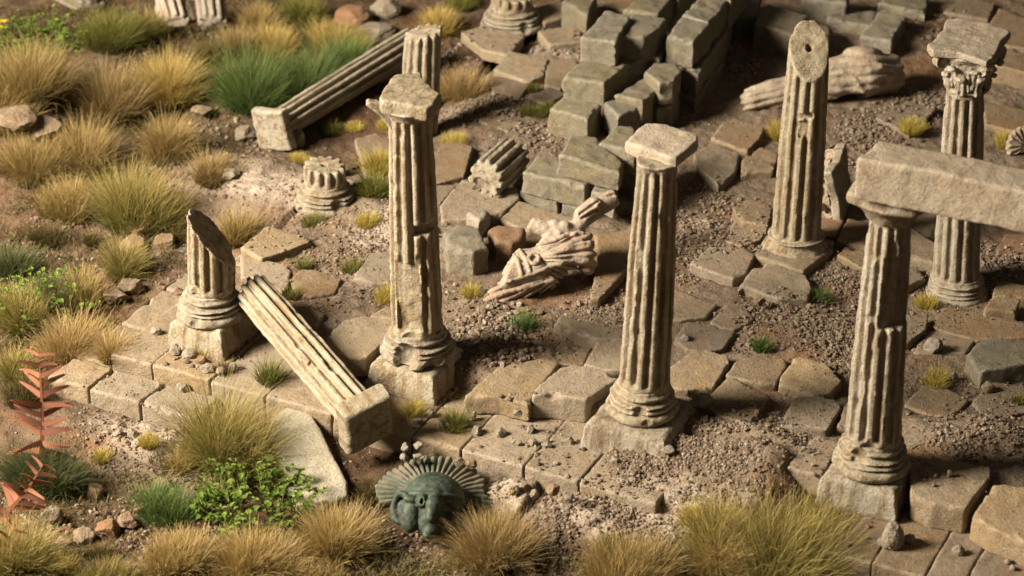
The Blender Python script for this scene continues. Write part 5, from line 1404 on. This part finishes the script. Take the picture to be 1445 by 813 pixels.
# flared cheek volute on the lit side
for k in range(22):
    t = k / 21 * 5.2 + .6; t2 = (k + 1) / 21 * 5.2 + .6
    f_ = lambda t: q(-.37 + .085 * math.cos(t), -.22 - .08 * math.cos(t), -.06 + .175 * math.sin(t))
    Hm.cap(f_(t), f_(t2), .04, .04, .02)
Hm.ell(q(-.30, -.10, -.07), (.14, .14, .2), None, .02)
Hm.ell(q(-.41, -.32, -.07), (.065, .14, .12), None, .015, cut=True)
th = np.linspace(-1.15, 1.15, 24)
for a_, b_ in zip(th[:-1], th[1:]):                                                             # brow band
    g_ = lambda a: q(.02 + .372 * math.sin(a), -.435 * math.cos(a), .10 + .05 * math.cos(a))
    Hm.cap(g_(a_), g_(b_), .014, .014, .025)
F_ = Hm.F + .022 * fbm(Hm.X, Hm.Y, Hm.Z, 5, 3)
V, Qd = surface_nets(F_, Hm.org, Hm.h)
ta = R(-33); V = V - np.array([0, 0, zc]); V = np.stack([V[:, 0], V[:, 1] * math.cos(ta) - V[:, 2] * math.sin(ta), V[:, 1] * math.sin(ta) + V[:, 2] * math.cos(ta)], 1)
ra = R(6); V = np.stack([V[:, 0] * math.cos(ra) + V[:, 2] * math.sin(ra), V[:, 1], -V[:, 0] * math.sin(ra) + V[:, 2] * math.cos(ra)], 1) + np.array([0, 0, zc])
put('bowl', V, Qd, M_BRONZE, e); e.scale = (1.0, .97, .97)
t = R(76); CB = np.array([0, math.sin(t), math.cos(t)]); CN = np.array([0, -math.cos(t), math.sin(t)])
X, Y, Z, org = grid3((-.78, -.3, 0), (.78, 1.1, zc + .4), .0125)
cx, cy, cz = .0, .22, zc - .06
y_, z_ = Y - cy, Z - cz
ex_ = X - cx + 0 * y_ + 0 * z_; eb = y_ * CB[1] + z_ * CB[2] + .06 * X; en = y_ * CN[1] + z_ * CN[2]
r = np.sqrt(ex_ ** 2 + eb ** 2); a = np.arctan2(ex_, eb)
amax = R(104); n = 27
ph = a / (2 * amax) * n * 2 * math.pi
rib = np.cos(ph) - .35 * np.cos(2 * ph)
d1 = np.maximum(r - .70 - .008 * rib - .05 * noise(a * 3, 0 * a, 0 * a), .3 - r)
d1 = np.maximum(d1, (np.abs(a) - amax) * np.minimum(r, .7))
d2 = np.abs(en + .10 * (r - .5)) - .052 - .024 * rib * smooth01(.36, .48, r)
d = smax(d1, d2, .02) * .75 + .01 * fbm(X, Y, Z, 10, 2)
d = np.maximum(d, -(Z + .02))
V, Qd = surface_nets(d, org, .0125)
put('crest', V, Qd, M_CREST, e)
build_ground()
build_gravel()
low_growth()
# ------------------------------------------------------------------ rocks and stones
RK = [
 (200, 336, 42, 44, 'ochre rock crouching under the big olive tuft on the field', M_ROCK, -.4), (190, 352, 46, 30, 'brown rock in front of the ochre one under the olive tuft', M_ROCK, -.4),
 (163, 425, 40, 34, 'smooth honey-coloured rock beside the side step', M_ROCK, -.45), (186, 412, 40, 30, 'brown rock tucked between the honey-coloured rock and the side step', M_ROCK, -.4),
 (286, 256, 26, 32, 'upright buff rock under the orange-tipped tuft', M_ROCK, -.2), (420, 205, 26, 42, 'two-lobed standing pebble stone beside the end slab of the long fallen column', M_PEBB, -.1),
 (498, 32, 52, 32, 'rounded pinkish boulder at the upper picture edge', M_RED, -.1), (545, 20, 44, 34, 'grey boulder beside the rounded pinkish one', M_PEBB, -.1),
 (525, 52, 70, 22, 'long flat pale stone under the boulders at the upper edge', M_PEBB, 0), (118, 760, 36, 26, 'brown angular rock in the middle of the bare hollow', M_ROCK, -.55), (228, 690, 30, 22, 'buff rock behind the small olive-green tuft', M_ROCK, -.5), (92, 770, 26, 20, 'small tan rock beside the yellow-green tuft in the corner', M_ROCK, -.55),
 (72, 738, 40, 34, 'dark brown rock below the red ferns', M_ROCK, -.5), (155, 752, 44, 24, 'low reddish rock in the bare hollow', M_RED, -.55),
 (197, 728, 26, 32, 'pinkish rock at the foot of the small olive tuft', M_ROCK, -.5), (178, 740, 40, 24, 'flat-topped rusty rock touching the pinkish one', M_RED, -.5), (40, 770, 34, 22, 'buff rock half under the olive grass in the picture corner', M_ROCK, -.5),
 (136, 700, 30, 26, 'rock in deep shade beside the dark green grass', M_ROCK, -.5), (740, 806, 34, 28, 'grey pebble at the lower picture edge under the straw tuft', M_PEBB, -.5),
 (104, 695, 22, 18, 'small dark stone behind the brown rock below the ferns', M_ROCK, -.5), (20, 175, 70, 40, 'crusty pale outcrop among the tufts at the edge of the picture', M_ROCK, -.2), (60, 190, 60, 34, 'crumbling pinkish outcrop beside the pale crusty one', M_ROCK, -.2),
 (345, 195, 40, 24, 'pale low rock before the end slab of the long fallen column', M_PEBB, -.2), (325, 250, 30, 18, 'flat rock on the slope above the side step', M_PEBB, -.2),
 (235, 350, 34, 30, 'tawny rock shaded by the big olive tuft', M_ROCK, -.4), (260, 30, 60, 40, 'large brown rock between two fluted pieces at the upper edge', M_ROCK, 0), (320, 110, 34, 20, 'dim rock between the yellow tuft and the dark green grass', M_ROCK, -.2),
 (285, 160, 30, 20, 'small brown rock below the tall yellow tuft', M_ROCK, -.3), (560, 700, 1, 1, '', None, 0),
 (1258, 770, 33, 52, 'tall rounded pale stone standing upright on the step below the beam column', M_PEBB, 0.0), (1352, 781, 18, 18, 'dark round stone on the narrow step block', M_PEBB, 0.0), (1422, 795, 12, 12, 'pale pebble of the pair in the picture corner, upper one', M_PEBB, 0), (1430, 804, 12, 11, 'pale pebble of the pair in the picture corner, lower one', M_PEBB, 0),
 (1283, 764, 17, 16, 'small shaded stone behind the tall rounded pale stone', M_PEBB, 0), (1244, 768, 14, 14, 'small stone leaning at the foot of the tall rounded pale stone', M_PEBB, 0),
 (1340, 672, 10, 16, 'upright pebble alone on the front-row slab beside the beam column', M_PEBB, .36), (1395, 552, 22, 22, 'cube-like brown pebble on the slab in the brown rubble', M_ROCK, .28), (1316, 494, 28, 26, 'angular pale stone lying on the brown slab', M_PEBB, .24),
 (1345, 538, 14, 20, 'white pebble beside the round yellow tuft', M_PEBB, .2), (1333, 547, 16, 10, 'small pale stones piece below the white pebble', M_PEBB, .2), (1072, 428, 18, 16, 'dark pebble against the front of the cracked tan slab', M_ROCK, .15), (1060, 440, 14, 12, 'pale pebble next to the dark pebble of the cracked tan slab', M_PEBB, .15),
 (967, 480, 14, 12, 'round pebble on the broad slab behind the flat-capped column', M_PEBB, .31), (993, 596, 16, 15, 'pale egg-shaped pebble in the rubble beside the flat-capped column', M_PEBB, .2), (942, 640, 20, 18, 'blunt grey stone at the corner of the flat-capped column plinth', M_PEBB, .0), (868, 652, 16, 12, 'pebble on the step under the flat-capped column', M_PEBB, 0),
 (940, 605, 18, 16, 'pale stone fixed on the plinth rim of the flat-capped column', M_PEBB, .4), (990, 572, 36, 26, 'rough lump of stone stuck at the shaded side of the flat-capped base', M_PEBB, .3),
 (672, 612, 20, 16, 'largest grey stone of the row on the upper step', M_PEBB, 0), (706, 615, 18, 18, 'pointed stone in the row on the upper step', M_PEBB, 0), (752, 628, 14, 16, 'stone at the end of the row on the upper step', M_PEBB, 0), (748, 610, 14, 18, 'upright sliver in the row on the upper step', M_PEBB, 0),
 (772, 630, 16, 12, 'flat stone past the end of the row on the upper step', M_PEBB, 0), (803, 625, 14, 13, 'lone pebble below the cube-edged front-row block', M_PEBB, 0), (730, 585, 16, 12, 'pebble lying under the white-chipped slab', M_PEBB, 0), (733, 628, 12, 12, 'small cracked stone before the upright sliver', M_PEBB, 0),
 (668, 593, 12, 20, 'upright grey stone beside the green moss cushion', M_PEBB, 0), (608, 587, 16, 18, 'pale stone between the yellow and the green moss cushions', M_PEBB, 0), (637, 602, 20, 13, 'flat pale stone in front of the green moss cushion', M_PEBB, 0), (590, 597, 16, 12, 'pebble just behind the square end block of the leaning column', M_PEBB, 0),
 (572, 634, 16, 14, 'shaded pebble beside the square end block, near the helmet', M_PEBB, -.4), (591, 631, 16, 13, 'second shaded pebble beside the square end block, further along', M_PEBB, -.4), (590, 648, 20, 12, 'splinter of stone behind the helmet crest', M_PEBB, -.4), (570, 648, 12, 12, 'round pebble close to the splinter behind the helmet crest', M_PEBB, -.4),
 (648, 655, 16, 14, 'brown pebble touching the top of the helmet crest', M_ROCK, -.35), (667, 658, 18, 17, 'angular brown stone beside the helmet crest', M_ROCK, -.35),
 (725, 693, 16, 15, 'tan pebble in the cluster on the sunken step', M_PEBB, -.3), (739, 690, 18, 14, 'white pebble in the cluster on the sunken step', M_PEBB, -.3), (754, 700, 13, 14, 'small round pebble apart from the cluster on the sunken step', M_PEBB, -.3), (723, 698, 11, 11, 'brown pebble under the tan one on the sunken step', M_ROCK, -.3),
 (781, 695, 20, 18, 'large brown pebble of the heap at the end of the sunken step', M_ROCK, -.3), (803, 702, 20, 13, 'flat grey pebble of the heap at the end of the sunken step', M_PEBB, -.3), (800, 717, 22, 13, 'pale pebble lying before the heap on the sunken step', M_PEBB, -.35), (778, 712, 12, 12, 'tiny pale pebble at the edge of the heap on the sunken step', M_PEBB, -.3),
 (222, 472, 18, 18, 'pale pebble against the plinth of the slant-cut stump', M_PEBB, .0), (222, 414, 16, 12, 'white pebble on the lower side step', M_PEBB, -.2), (252, 415, 16, 14, 'brown pebble on the edge of the side step', M_ROCK, 0),
 (250, 500, 20, 22, 'grey stone of the heap before the stump plinth', M_PEBB, 0), (268, 503, 22, 16, 'rounded stone with a dark side in the heap before the stump plinth', M_PEBB, 0), (285, 511, 18, 16, 'brown stone in the heap before the stump plinth', M_ROCK, 0), (292, 524, 22, 16, 'white stone at the low end of the heap before the stump plinth', M_PEBB, 0), (312, 527, 15, 14, 'round stone past the heap before the stump plinth', M_PEBB, 0), (330, 522, 16, 18, 'pale stone beside the dark sprig near the leaning column', M_PEBB, 0),
 (258, 551, 20, 16, 'dark grey stone on the lower step by the tall olive grass', M_PEBB, -.2), (168, 615, 18, 16, 'grey pebble on the dusty soil below the cracked lower step', M_PEBB, -.45), (186, 616, 20, 16, 'darker twin pebble beside the grey one on the dusty soil', M_PEBB, -.45), (224, 545, 10, 8, 'crumb of stone on the cracked lower step', M_PEBB, -.2),
]
for r_ in RK:
    px, py, w_, h_, lab, m_, z_ = r_
    if not lab: continue
    big = w_ > 30
    rock(px, py, w_, h_, lab, m_, z_, name='rock' if big else 'pebble', cat='rock' if big else 'pebble', group='rocks on the field' if big else 'larger pebbles on the ruin')
# the pale leaning slab by the steps
gz = float(ground_z(*W(440, 690, -.5)[:2]))
fp = [(376, 603), (384, 594), (424, 572), (432, 578), (492, 672), (492, 690), (455, 702), (412, 702)]
poly = np.array([W(x, y, -.2)[:2] for x, y in fp]); cxy = poly.mean(0)
slab(None, -.2, .36, M_PLASTER, 'large smooth pale triangular slab tilted on the soil, beside the square end block', 'tilted_slab', 'stone slab', None, r=.06, chips=4, rough=.008, wob=.02, world=poly, tilt=(.08, .16), vox=.024, reg=False)

# ------------------------------------------------------------------ grass tufts (photo pixel of the foot, width, height)
TU = [
 (45, 140, 120, 80, 'straw', 'broad straw tuft crowning the pale outcrop', -.1), (10, 150, 70, 70, 'straw', 'straw tuft cut by the picture edge beside the pale outcrop', -.1),
 (160, 158, 100, 75, 'rust', 'brownish straw tuft between the pale outcrop and the tall yellow tuft', -.2), (240, 138, 66, 92, 'gold', 'tall narrow yellow tuft among the straw ones', -.2), (205, 140, 60, 55, 'straw', 'small straw tuft leaning on the tall yellow tuft', -.2),
 (237, 222, 62, 76, 'straw', 'lone pale straw tuft on bare soil under the tall yellow tuft', -.3), (45, 245, 110, 66, 'straw', 'low straw tuft under the pale outcrop', -.3), (115, 240, 80, 80, 'straw', 'spiky straw tuft beside the low straw one under the pale outcrop', -.3),
 (196, 318, 120, 95, 'olive', 'big round olive and straw tuft over the ochre rock', -.35), (95, 300, 78, 52, 'straw', 'squat straw tuft on the open soil of the field', -.4), (303, 250, 72, 46, 'rust', 'orange-tipped straw tuft above the upright buff rock', -.2),
 (370, 148, 130, 90, 'lush', 'dark lush green grass clump before the long fallen column', -.1), (430, 135, 110, 80, 'lush', 'second green clump of the dark lush pair, nearer the capped column', -.1), (490, 110, 80, 60, 'lush', 'green grass running behind the long fallen column', 0),
 (385, 75, 90, 42, 'gold', 'yellow tuft peeking over the dark lush green clump', 0), (465, 66, 110, 36, 'gold', 'long yellow fringe of grass over the green pair', 0),
 (165, 62, 110, 48, 'moss', 'dull olive cushion of grass beyond the tall yellow tuft', 0), (215, 50, 60, 40, 'olive', 'olive tuft touching the toppled pinkish fluted piece', 0), (365, 40, 70, 45, 'straw', 'dim straw tuft at the upper edge near the pale fluted piece', 0), (430, 30, 90, 40, 'moss', 'dark olive grass at the upper edge between pale stones', 0), (340, 75, 50, 45, 'rust', 'brown tuft below the pale fluted piece', 0), (310, 85, 70, 40, 'brown', 'shadowy brown tuft between two fluted pieces and the lush clump', 0),
 (180, 388, 62, 62, 'olive', 'dull olive tuft in front of the brown rocks', -.4), (18, 385, 70, 55, 'dark', 'dark wiry tuft at the picture edge above the leafy bush', -.4), (115, 435, 80, 58, 'straw', 'straw tuft next to the honey-coloured rock', -.4), (30, 465, 80, 70, 'olive', 'olive grass at the picture edge under the leafy bush', -.4), (75, 440, 60, 60, 'dark', 'dark grass behind the leafy bush by the honey-coloured rock', -.4),
 (100, 505, 110, 66, 'rust', 'wide brownish tuft at the edge of the lower side step', -.45), (155, 508, 48, 50, 'rust', 'orange-tipped tuft growing on the lower side step', -.2), (340, 340, 62, 52, 'straw', 'straw tuft behind the slant-cut stump', -.05), (20, 530, 60, 45, 'olive', 'yellow-green tuft at the picture edge over the red fern', -.45),
 (425, 378, 40, 26, 'moss', 'spiky moss sprig with orange base beside the orange-tinted slab', .1), (497, 380, 30, 28, 'moss', 'dark moss sprig at the edge of the sloping slab', .1), (410, 420, 30, 20, 'moss', 'low moss sprig between two slabs by the leaning column', .1), (440, 318, 42, 24, 'moss', 'moss patch on the grit before the weathered column base', .1), (518, 314, 32, 22, 'yellow', 'small yellow tuft near the weathered column base', .1),
 (530, 238, 56, 34, 'yellow', 'yellow moss tuft beside the shaft of the tall capped column', .1), (530, 276, 60, 36, 'moss', 'dark mossy clump under the yellow one beside the tall capped column', .1), (422, 228, 34, 16, 'yellow', 'little yellow cushion by the two-lobed stone', 0), (470, 190, 40, 22, 'moss', 'dull moss under the long fallen column', 0), (500, 185, 30, 14, 'yellow', 'yellow cushion in the shadow of the long fallen column', 0), (545, 180, 26, 16, 'yellow', 'yellow cushion under the cap spur of the tall column', 0),
 (640, 206, 36, 24, 'yellow', 'round yellow cushion between the tall capped column and the drum fragment', .15), (658, 136, 78, 48, 'rust', 'orange-topped straw tuft on the far paving', .15), (625, 50, 64, 40, 'gold', 'straw-yellow tuft behind the upright shaft stub', .1), (650, 12, 60, 24, 'moss', 'dark tuft at the upper edge beside the far column base', .1), (580, 70, 40, 24, 'yellow', 'yellow tuft hidden behind the upright shaft stub', .1),
 (744, 162, 42, 20, 'moss', 'moss cushion on the shaded joint by the tall stack', .2), (774, 152, 32, 16, 'moss', 'smaller moss cushion close to the tall stack', .2), (752, 128, 22, 12, 'moss', 'moss in the wide paving joint beside the four-cornered slab', .2),
 (548, 424, 44, 28, 'yellow', 'yellow cushion against the lit side of the tall capped column', .15), (665, 420, 42, 26, 'yellow', 'yellow cushion at the feet of the reclining statue', .15), (740, 460, 52, 28, 'lush', 'sparse green sprig in the shadow under the reclining statue', .15), (815, 298, 14, 10, 'moss', 'thin moss wisps behind the raised head of the reclining statue', .2), (558, 452, 16, 16, 'yellow', 'sliver of yellow moss behind the foot of the tall capped column', .2),
 (290, 500, 40, 24, 'yellow', 'bright yellow cushion before the stump plinth', .05), (380, 540, 58, 42, 'moss', 'dark olive sprig under the leaning fallen column', .05), (318, 525, 44, 26, 'brown', 'dark brown wiry sprig among stones before the stump plinth', .05),
 (584, 584, 44, 28, 'yellow', 'mustard-yellow cushion in front of the tall column plinth', .02), (638, 600, 46, 32, 'moss', 'green moss cushion among grey stones on the upper step', .02),
 (312, 660, 146, 116, 'olive', 'largest olive and straw tuft, rising before the lower step', -.5), (265, 655, 70, 40, 'straw', 'low straw fringe at the foot of the largest olive tuft', -.5), (233, 730, 92, 54, 'lush', 'olive-green tuft with spread blades above the pinkish rock', -.5),
 (260, 808, 110, 58, 'straw', 'straw tuft at the lower edge beneath the rusty rocks', -.5), (355, 808, 120, 74, 'straw', 'full straw tuft at the lower edge in front of the green bush', -.5), (472, 785, 115, 82, 'straw', 'bushy straw tuft below the pale triangular slab', -.5), (712, 792, 110, 82, 'rust', 'rusty straw tuft at the shaded side of the helmet', -.5), (690, 750, 50, 36, 'yellow', 'yellow-green fringe on top of the rusty tuft by the helmet', -.5),
 (880, 822, 150, 68, 'straw', 'wide straw tuft cut by the lower picture edge', -.5), (860, 778, 60, 32, 'moss', 'bright green moss cushion over the wide straw tuft', -.4), (1085, 800, 230, 118, 'olive', 'huge olive and straw grass clump below the beam column', -.4), (1010, 808, 90, 70, 'straw', 'straw flank of grass beside the huge olive clump', -.4), (1165, 745, 110, 60, 'olive', 'trailing olive grass reaching over the step below the beam column', -.2),
 (1150, 800, 120, 92, 'olive', 'olive grass flank of the huge clump, reaching the step with the tall rounded stone', -.45), (1020, 770, 110, 80, 'olive', 'olive straw grass merging into the huge clump from the rubble bank', -.4),
 (975, 722, 42, 42, 'yellow', 'yellow tuft on the dusty rubble bank', -.2), (1080, 690, 30, 40, 'yellow', 'pale yellow sprig behind the huge olive clump', -.1), (1190, 625, 22, 14, 'straw', 'few straw blades in the joint beside the beam column', .2),
 (1157, 422, 40, 24, 'lush', 'bright green moss tuft at the corner of the cracked tan slab', .2), (1078, 490, 38, 26, 'lush', 'bright green moss tuft in the grey gravel heap', .2), (1320, 546, 48, 32, 'yellow', 'round yellow tuft on the brown paving past the beam column', .2), (1308, 430, 36, 18, 'yellow', 'yellow tuft at the foot of the Corinthian column', .2),
 (1287, 184, 38, 22, 'yellow', 'blurred yellow tuft near the far fallen statue', .2), (1420, 206, 34, 24, 'yellow', 'blurred yellow tuft beside the shell ornament', .2), (1098, 196, 22, 34, 'yellow', 'yellow tuft half hidden by the slant-topped column', .2), (1322, 345, 22, 34, 'moss', 'mossy wisp between the Corinthian shaft and the slab under the beam', .2), (1440, 545, 20, 14, 'moss', 'moss under the raised grey slab at the picture edge', .1),
 (85, 690, 110, 66, 'dark', 'dark green wiry grass behind the red ferns', -.5), (30, 680, 90, 60, 'dark', 'dark green grass at the picture edge between the two red ferns', -.5), (20, 805, 100, 90, 'olive', 'olive grass filling the lower picture corner', -.5), (84, 805, 44, 34, 'yellow', 'yellow-green tuft beside the olive corner grass', -.5), (145, 652, 28, 20, 'yellow', 'tiny yellow tuft on the dusty soil', -.45), (211, 628, 30, 20, 'yellow', 'tiny yellow tuft below the grey twin pebbles', -.45), (142, 785, 42, 28, 'brown', 'dark brown tuft in the bare hollow', -.5), (150, 822, 110, 34, 'olive', 'low olive fringe along the lower picture edge', -.5), (430, 822, 110, 34, 'straw', 'straw fringe at the lower edge between two full tufts', -.5), (520, 690, 60, 24, 'brown', 'dark brown tuft between the pale triangular slab and the helmet', -.5),
 (60, 340, 60, 34, 'brown', 'dark tuft on the soil under the squat straw tuft', -.4), (125, 345, 44, 24, 'brown', 'little dark tuft beside the open soil near the olive tuft', -.4), (40, 560, 70, 40, 'brown', 'brown grass behind the red fern stem', -.45), (250, 340, 40, 30, 'brown', 'dark tuft in the shade between ochre rocks and side step', -.4),
]
for px, py, w_, h_, k_, lab, z_ in TU:
    tuft(px, py, w_, h_, k_, lab, z_, name='moss_tuft' if k_ in ('moss', 'yellow') and w_ < 62 else 'grass_tuft', cat='moss tuft' if k_ in ('moss', 'yellow') and w_ < 62 else 'grass tuft',
         group='moss cushions on the ruin' if k_ in ('moss', 'yellow') and w_ < 62 else 'dry grass tufts around the ruin', dens=.45 if 'sparse' in lab or 'sprig' in lab or 'few' in lab or 'wisp' in lab else 1.0)
bush(360, 722, 120, 78, 900, 'fresh green leafy bush growing before the pale triangular slab', -.5)
bush(58, 445, 95, 75, 800, 'dark-leaved green bush at the picture edge above the brownish tufts', -.4)
bush(52, 72, 110, 62, 800, 'bright green leafy bush with a yellow flower in the upper picture corner', 0, .085, [(-.55, .1, .5), (-.62, .0, .42)])

# ------------------------------------------------------------------ red ferns
def fern(px, py, z, tip_px, n, ll, lab, back=.15, wide=1.0):
    p = W(px, py, z); gz = float(surface_z(np.array([p[0]]), np.array([p[1]]))[0]); p = W(px, py, gz)
    tdir = ray(*tip_px); tp = CAM + tdir * ((p[1] + back - CAM[1]) / tdir[1]) - p
    e = empty('fern', (p[0], p[1], gz), lab, 'fern', 'red ferns at the edge of the field')
    L = np.linalg.norm(tp); up = tp / L; side = np.cross(up, np.array([0, -1.0, 0.2])); side /= np.linalg.norm(side); side = -side if side[0] < 0 else side
    nrm = np.cross(side, up)
    def sheet(name, outline, mid):                     # thin solid leaf from an outline around a midrib
        o = np.array(outline); m = len(o)
        V = np.concatenate([o + nrm * .006, o - nrm * .006]); F = []
        h = m // 2
        for i in range(h - 1):
            F.append([i, i + 1, m - 2 - i, m - 1 - i]); F.append([m + m - 1 - i, m + m - 2 - i, m + i + 1, m + i])
        for i in range(m): F.append([i, (i + 1) % m, m + (i + 1) % m, m + i])
        put(name, V, F, GM['fern'], e, smooth=False, uv=np.full((len(V), 2), mid))
    # stem
    k = 12; ol = []
    bend = lambda t: up * L * t + nrm * .12 * math.sin(t * 2.5) + side * .05 * math.sin(t * 3)
    ol = [bend(i / k) - side * .036 * (1.1 - i / k) for i in range(k + 1)] + [bend(i / k) + side * .036 * (1.1 - i / k) for i in range(k, -1, -1)]
    sheet('stem', ol, .3)
    for i in range(n):
        t = .2 + .78 * i / (n - 1); s0 = bend(t)
        for sg in (-1, 1):
            t_ = t + (0.02 if sg > 0 else 0)
            l = ll * (1 - .62 * t) * (1.0 if t > .3 else .85) * random.uniform(.85, 1.1)
            el = random.uniform(.3, .65) - (.6 if t < .35 else 0)
            d = side * sg * math.cos(el) + up * math.sin(el) - nrm * random.uniform(-.45, .5)
            d /= np.linalg.norm(d); w = np.cross(nrm, d); w = w / np.linalg.norm(w)
            cu, cn = random.uniform(-.05, .3), random.uniform(-.35, .35)
            m = 13; a = []; b = []
            for j in range(m * 2):
                u = j / (m * 2 - 1); wd = l * .135 * wide * (1 - u) ** .5 * (1.0 if j % 2 else .3) + .004
                cpt = s0 + d * l * u - up * cu * l * u * u + nrm * cn * l * u * u
                sh_ = d * l * .07 * (j % 2)
                a.append(cpt + w * wd + sh_); b.append(cpt - w * wd + sh_)
            sheet('leaflet', a + b[::-1], random.uniform(.3, 1))
fern(58, 668, -.5, (55, 494), 11, .58, 'upright coral-red fern with toothed leaflets before the lower step corner')
fern(-14, 742, -.5, (62, 652), 9, .5, 'pinkish-red fern leaning in from the picture edge below the upright one', .1)
fern(-30, 800, -.5, (22, 742), 6, .4, 'dark red fern tip low at the picture edge, mostly in shade', .05)
# ------------------------------------------------------------------ light, camera, view
w = bpy.data.worlds.new('World'); SC.world = w; w.use_nodes = True
bg = w.node_tree.nodes['Background']; bg.inputs[0].default_value = (1.0, 0.80, 0.6, 1); bg.inputs[1].default_value = 0.08
def area(name, loc, target, size, power, color):
    l = bpy.data.lights.new(name, 'AREA'); l.shape = 'SQUARE'; l.size = size; l.energy = power; l.color = color
    o = bpy.data.objects.new(name, l); COL.objects.link(o); o.location = loc
    o.rotation_euler = (Vector(target) - Vector(loc)).to_track_quat('-Z', 'Y').to_euler()
area('key_softbox', (-23, -8.1, 16.6), (0, 0, 0), 9.5, 35000, (1.0, 0.875, 0.69))
cam = bpy.data.cameras.new('camera'); co = bpy.data.objects.new('camera', cam); COL.objects.link(co)
co.location = CAM.tolist(); co.rotation_euler = (math.pi / 2 - PITCH, 0, 0)
cam.sensor_width = 36; cam.lens = 36 * FPX / 1445; cam.clip_start = 1; cam.clip_end = 400
cam.dof.use_dof = True; cam.dof.focus_distance = 30.0; cam.dof.aperture_fstop = 0.62
SC.camera = co
SC.view_settings.view_transform = 'Standard'; SC.view_settings.look = 'None'
SC.view_settings.exposure = 0; SC.view_settings.gamma = 1
SC.cycles.use_denoising = True
SC.cycles.max_bounces = 6
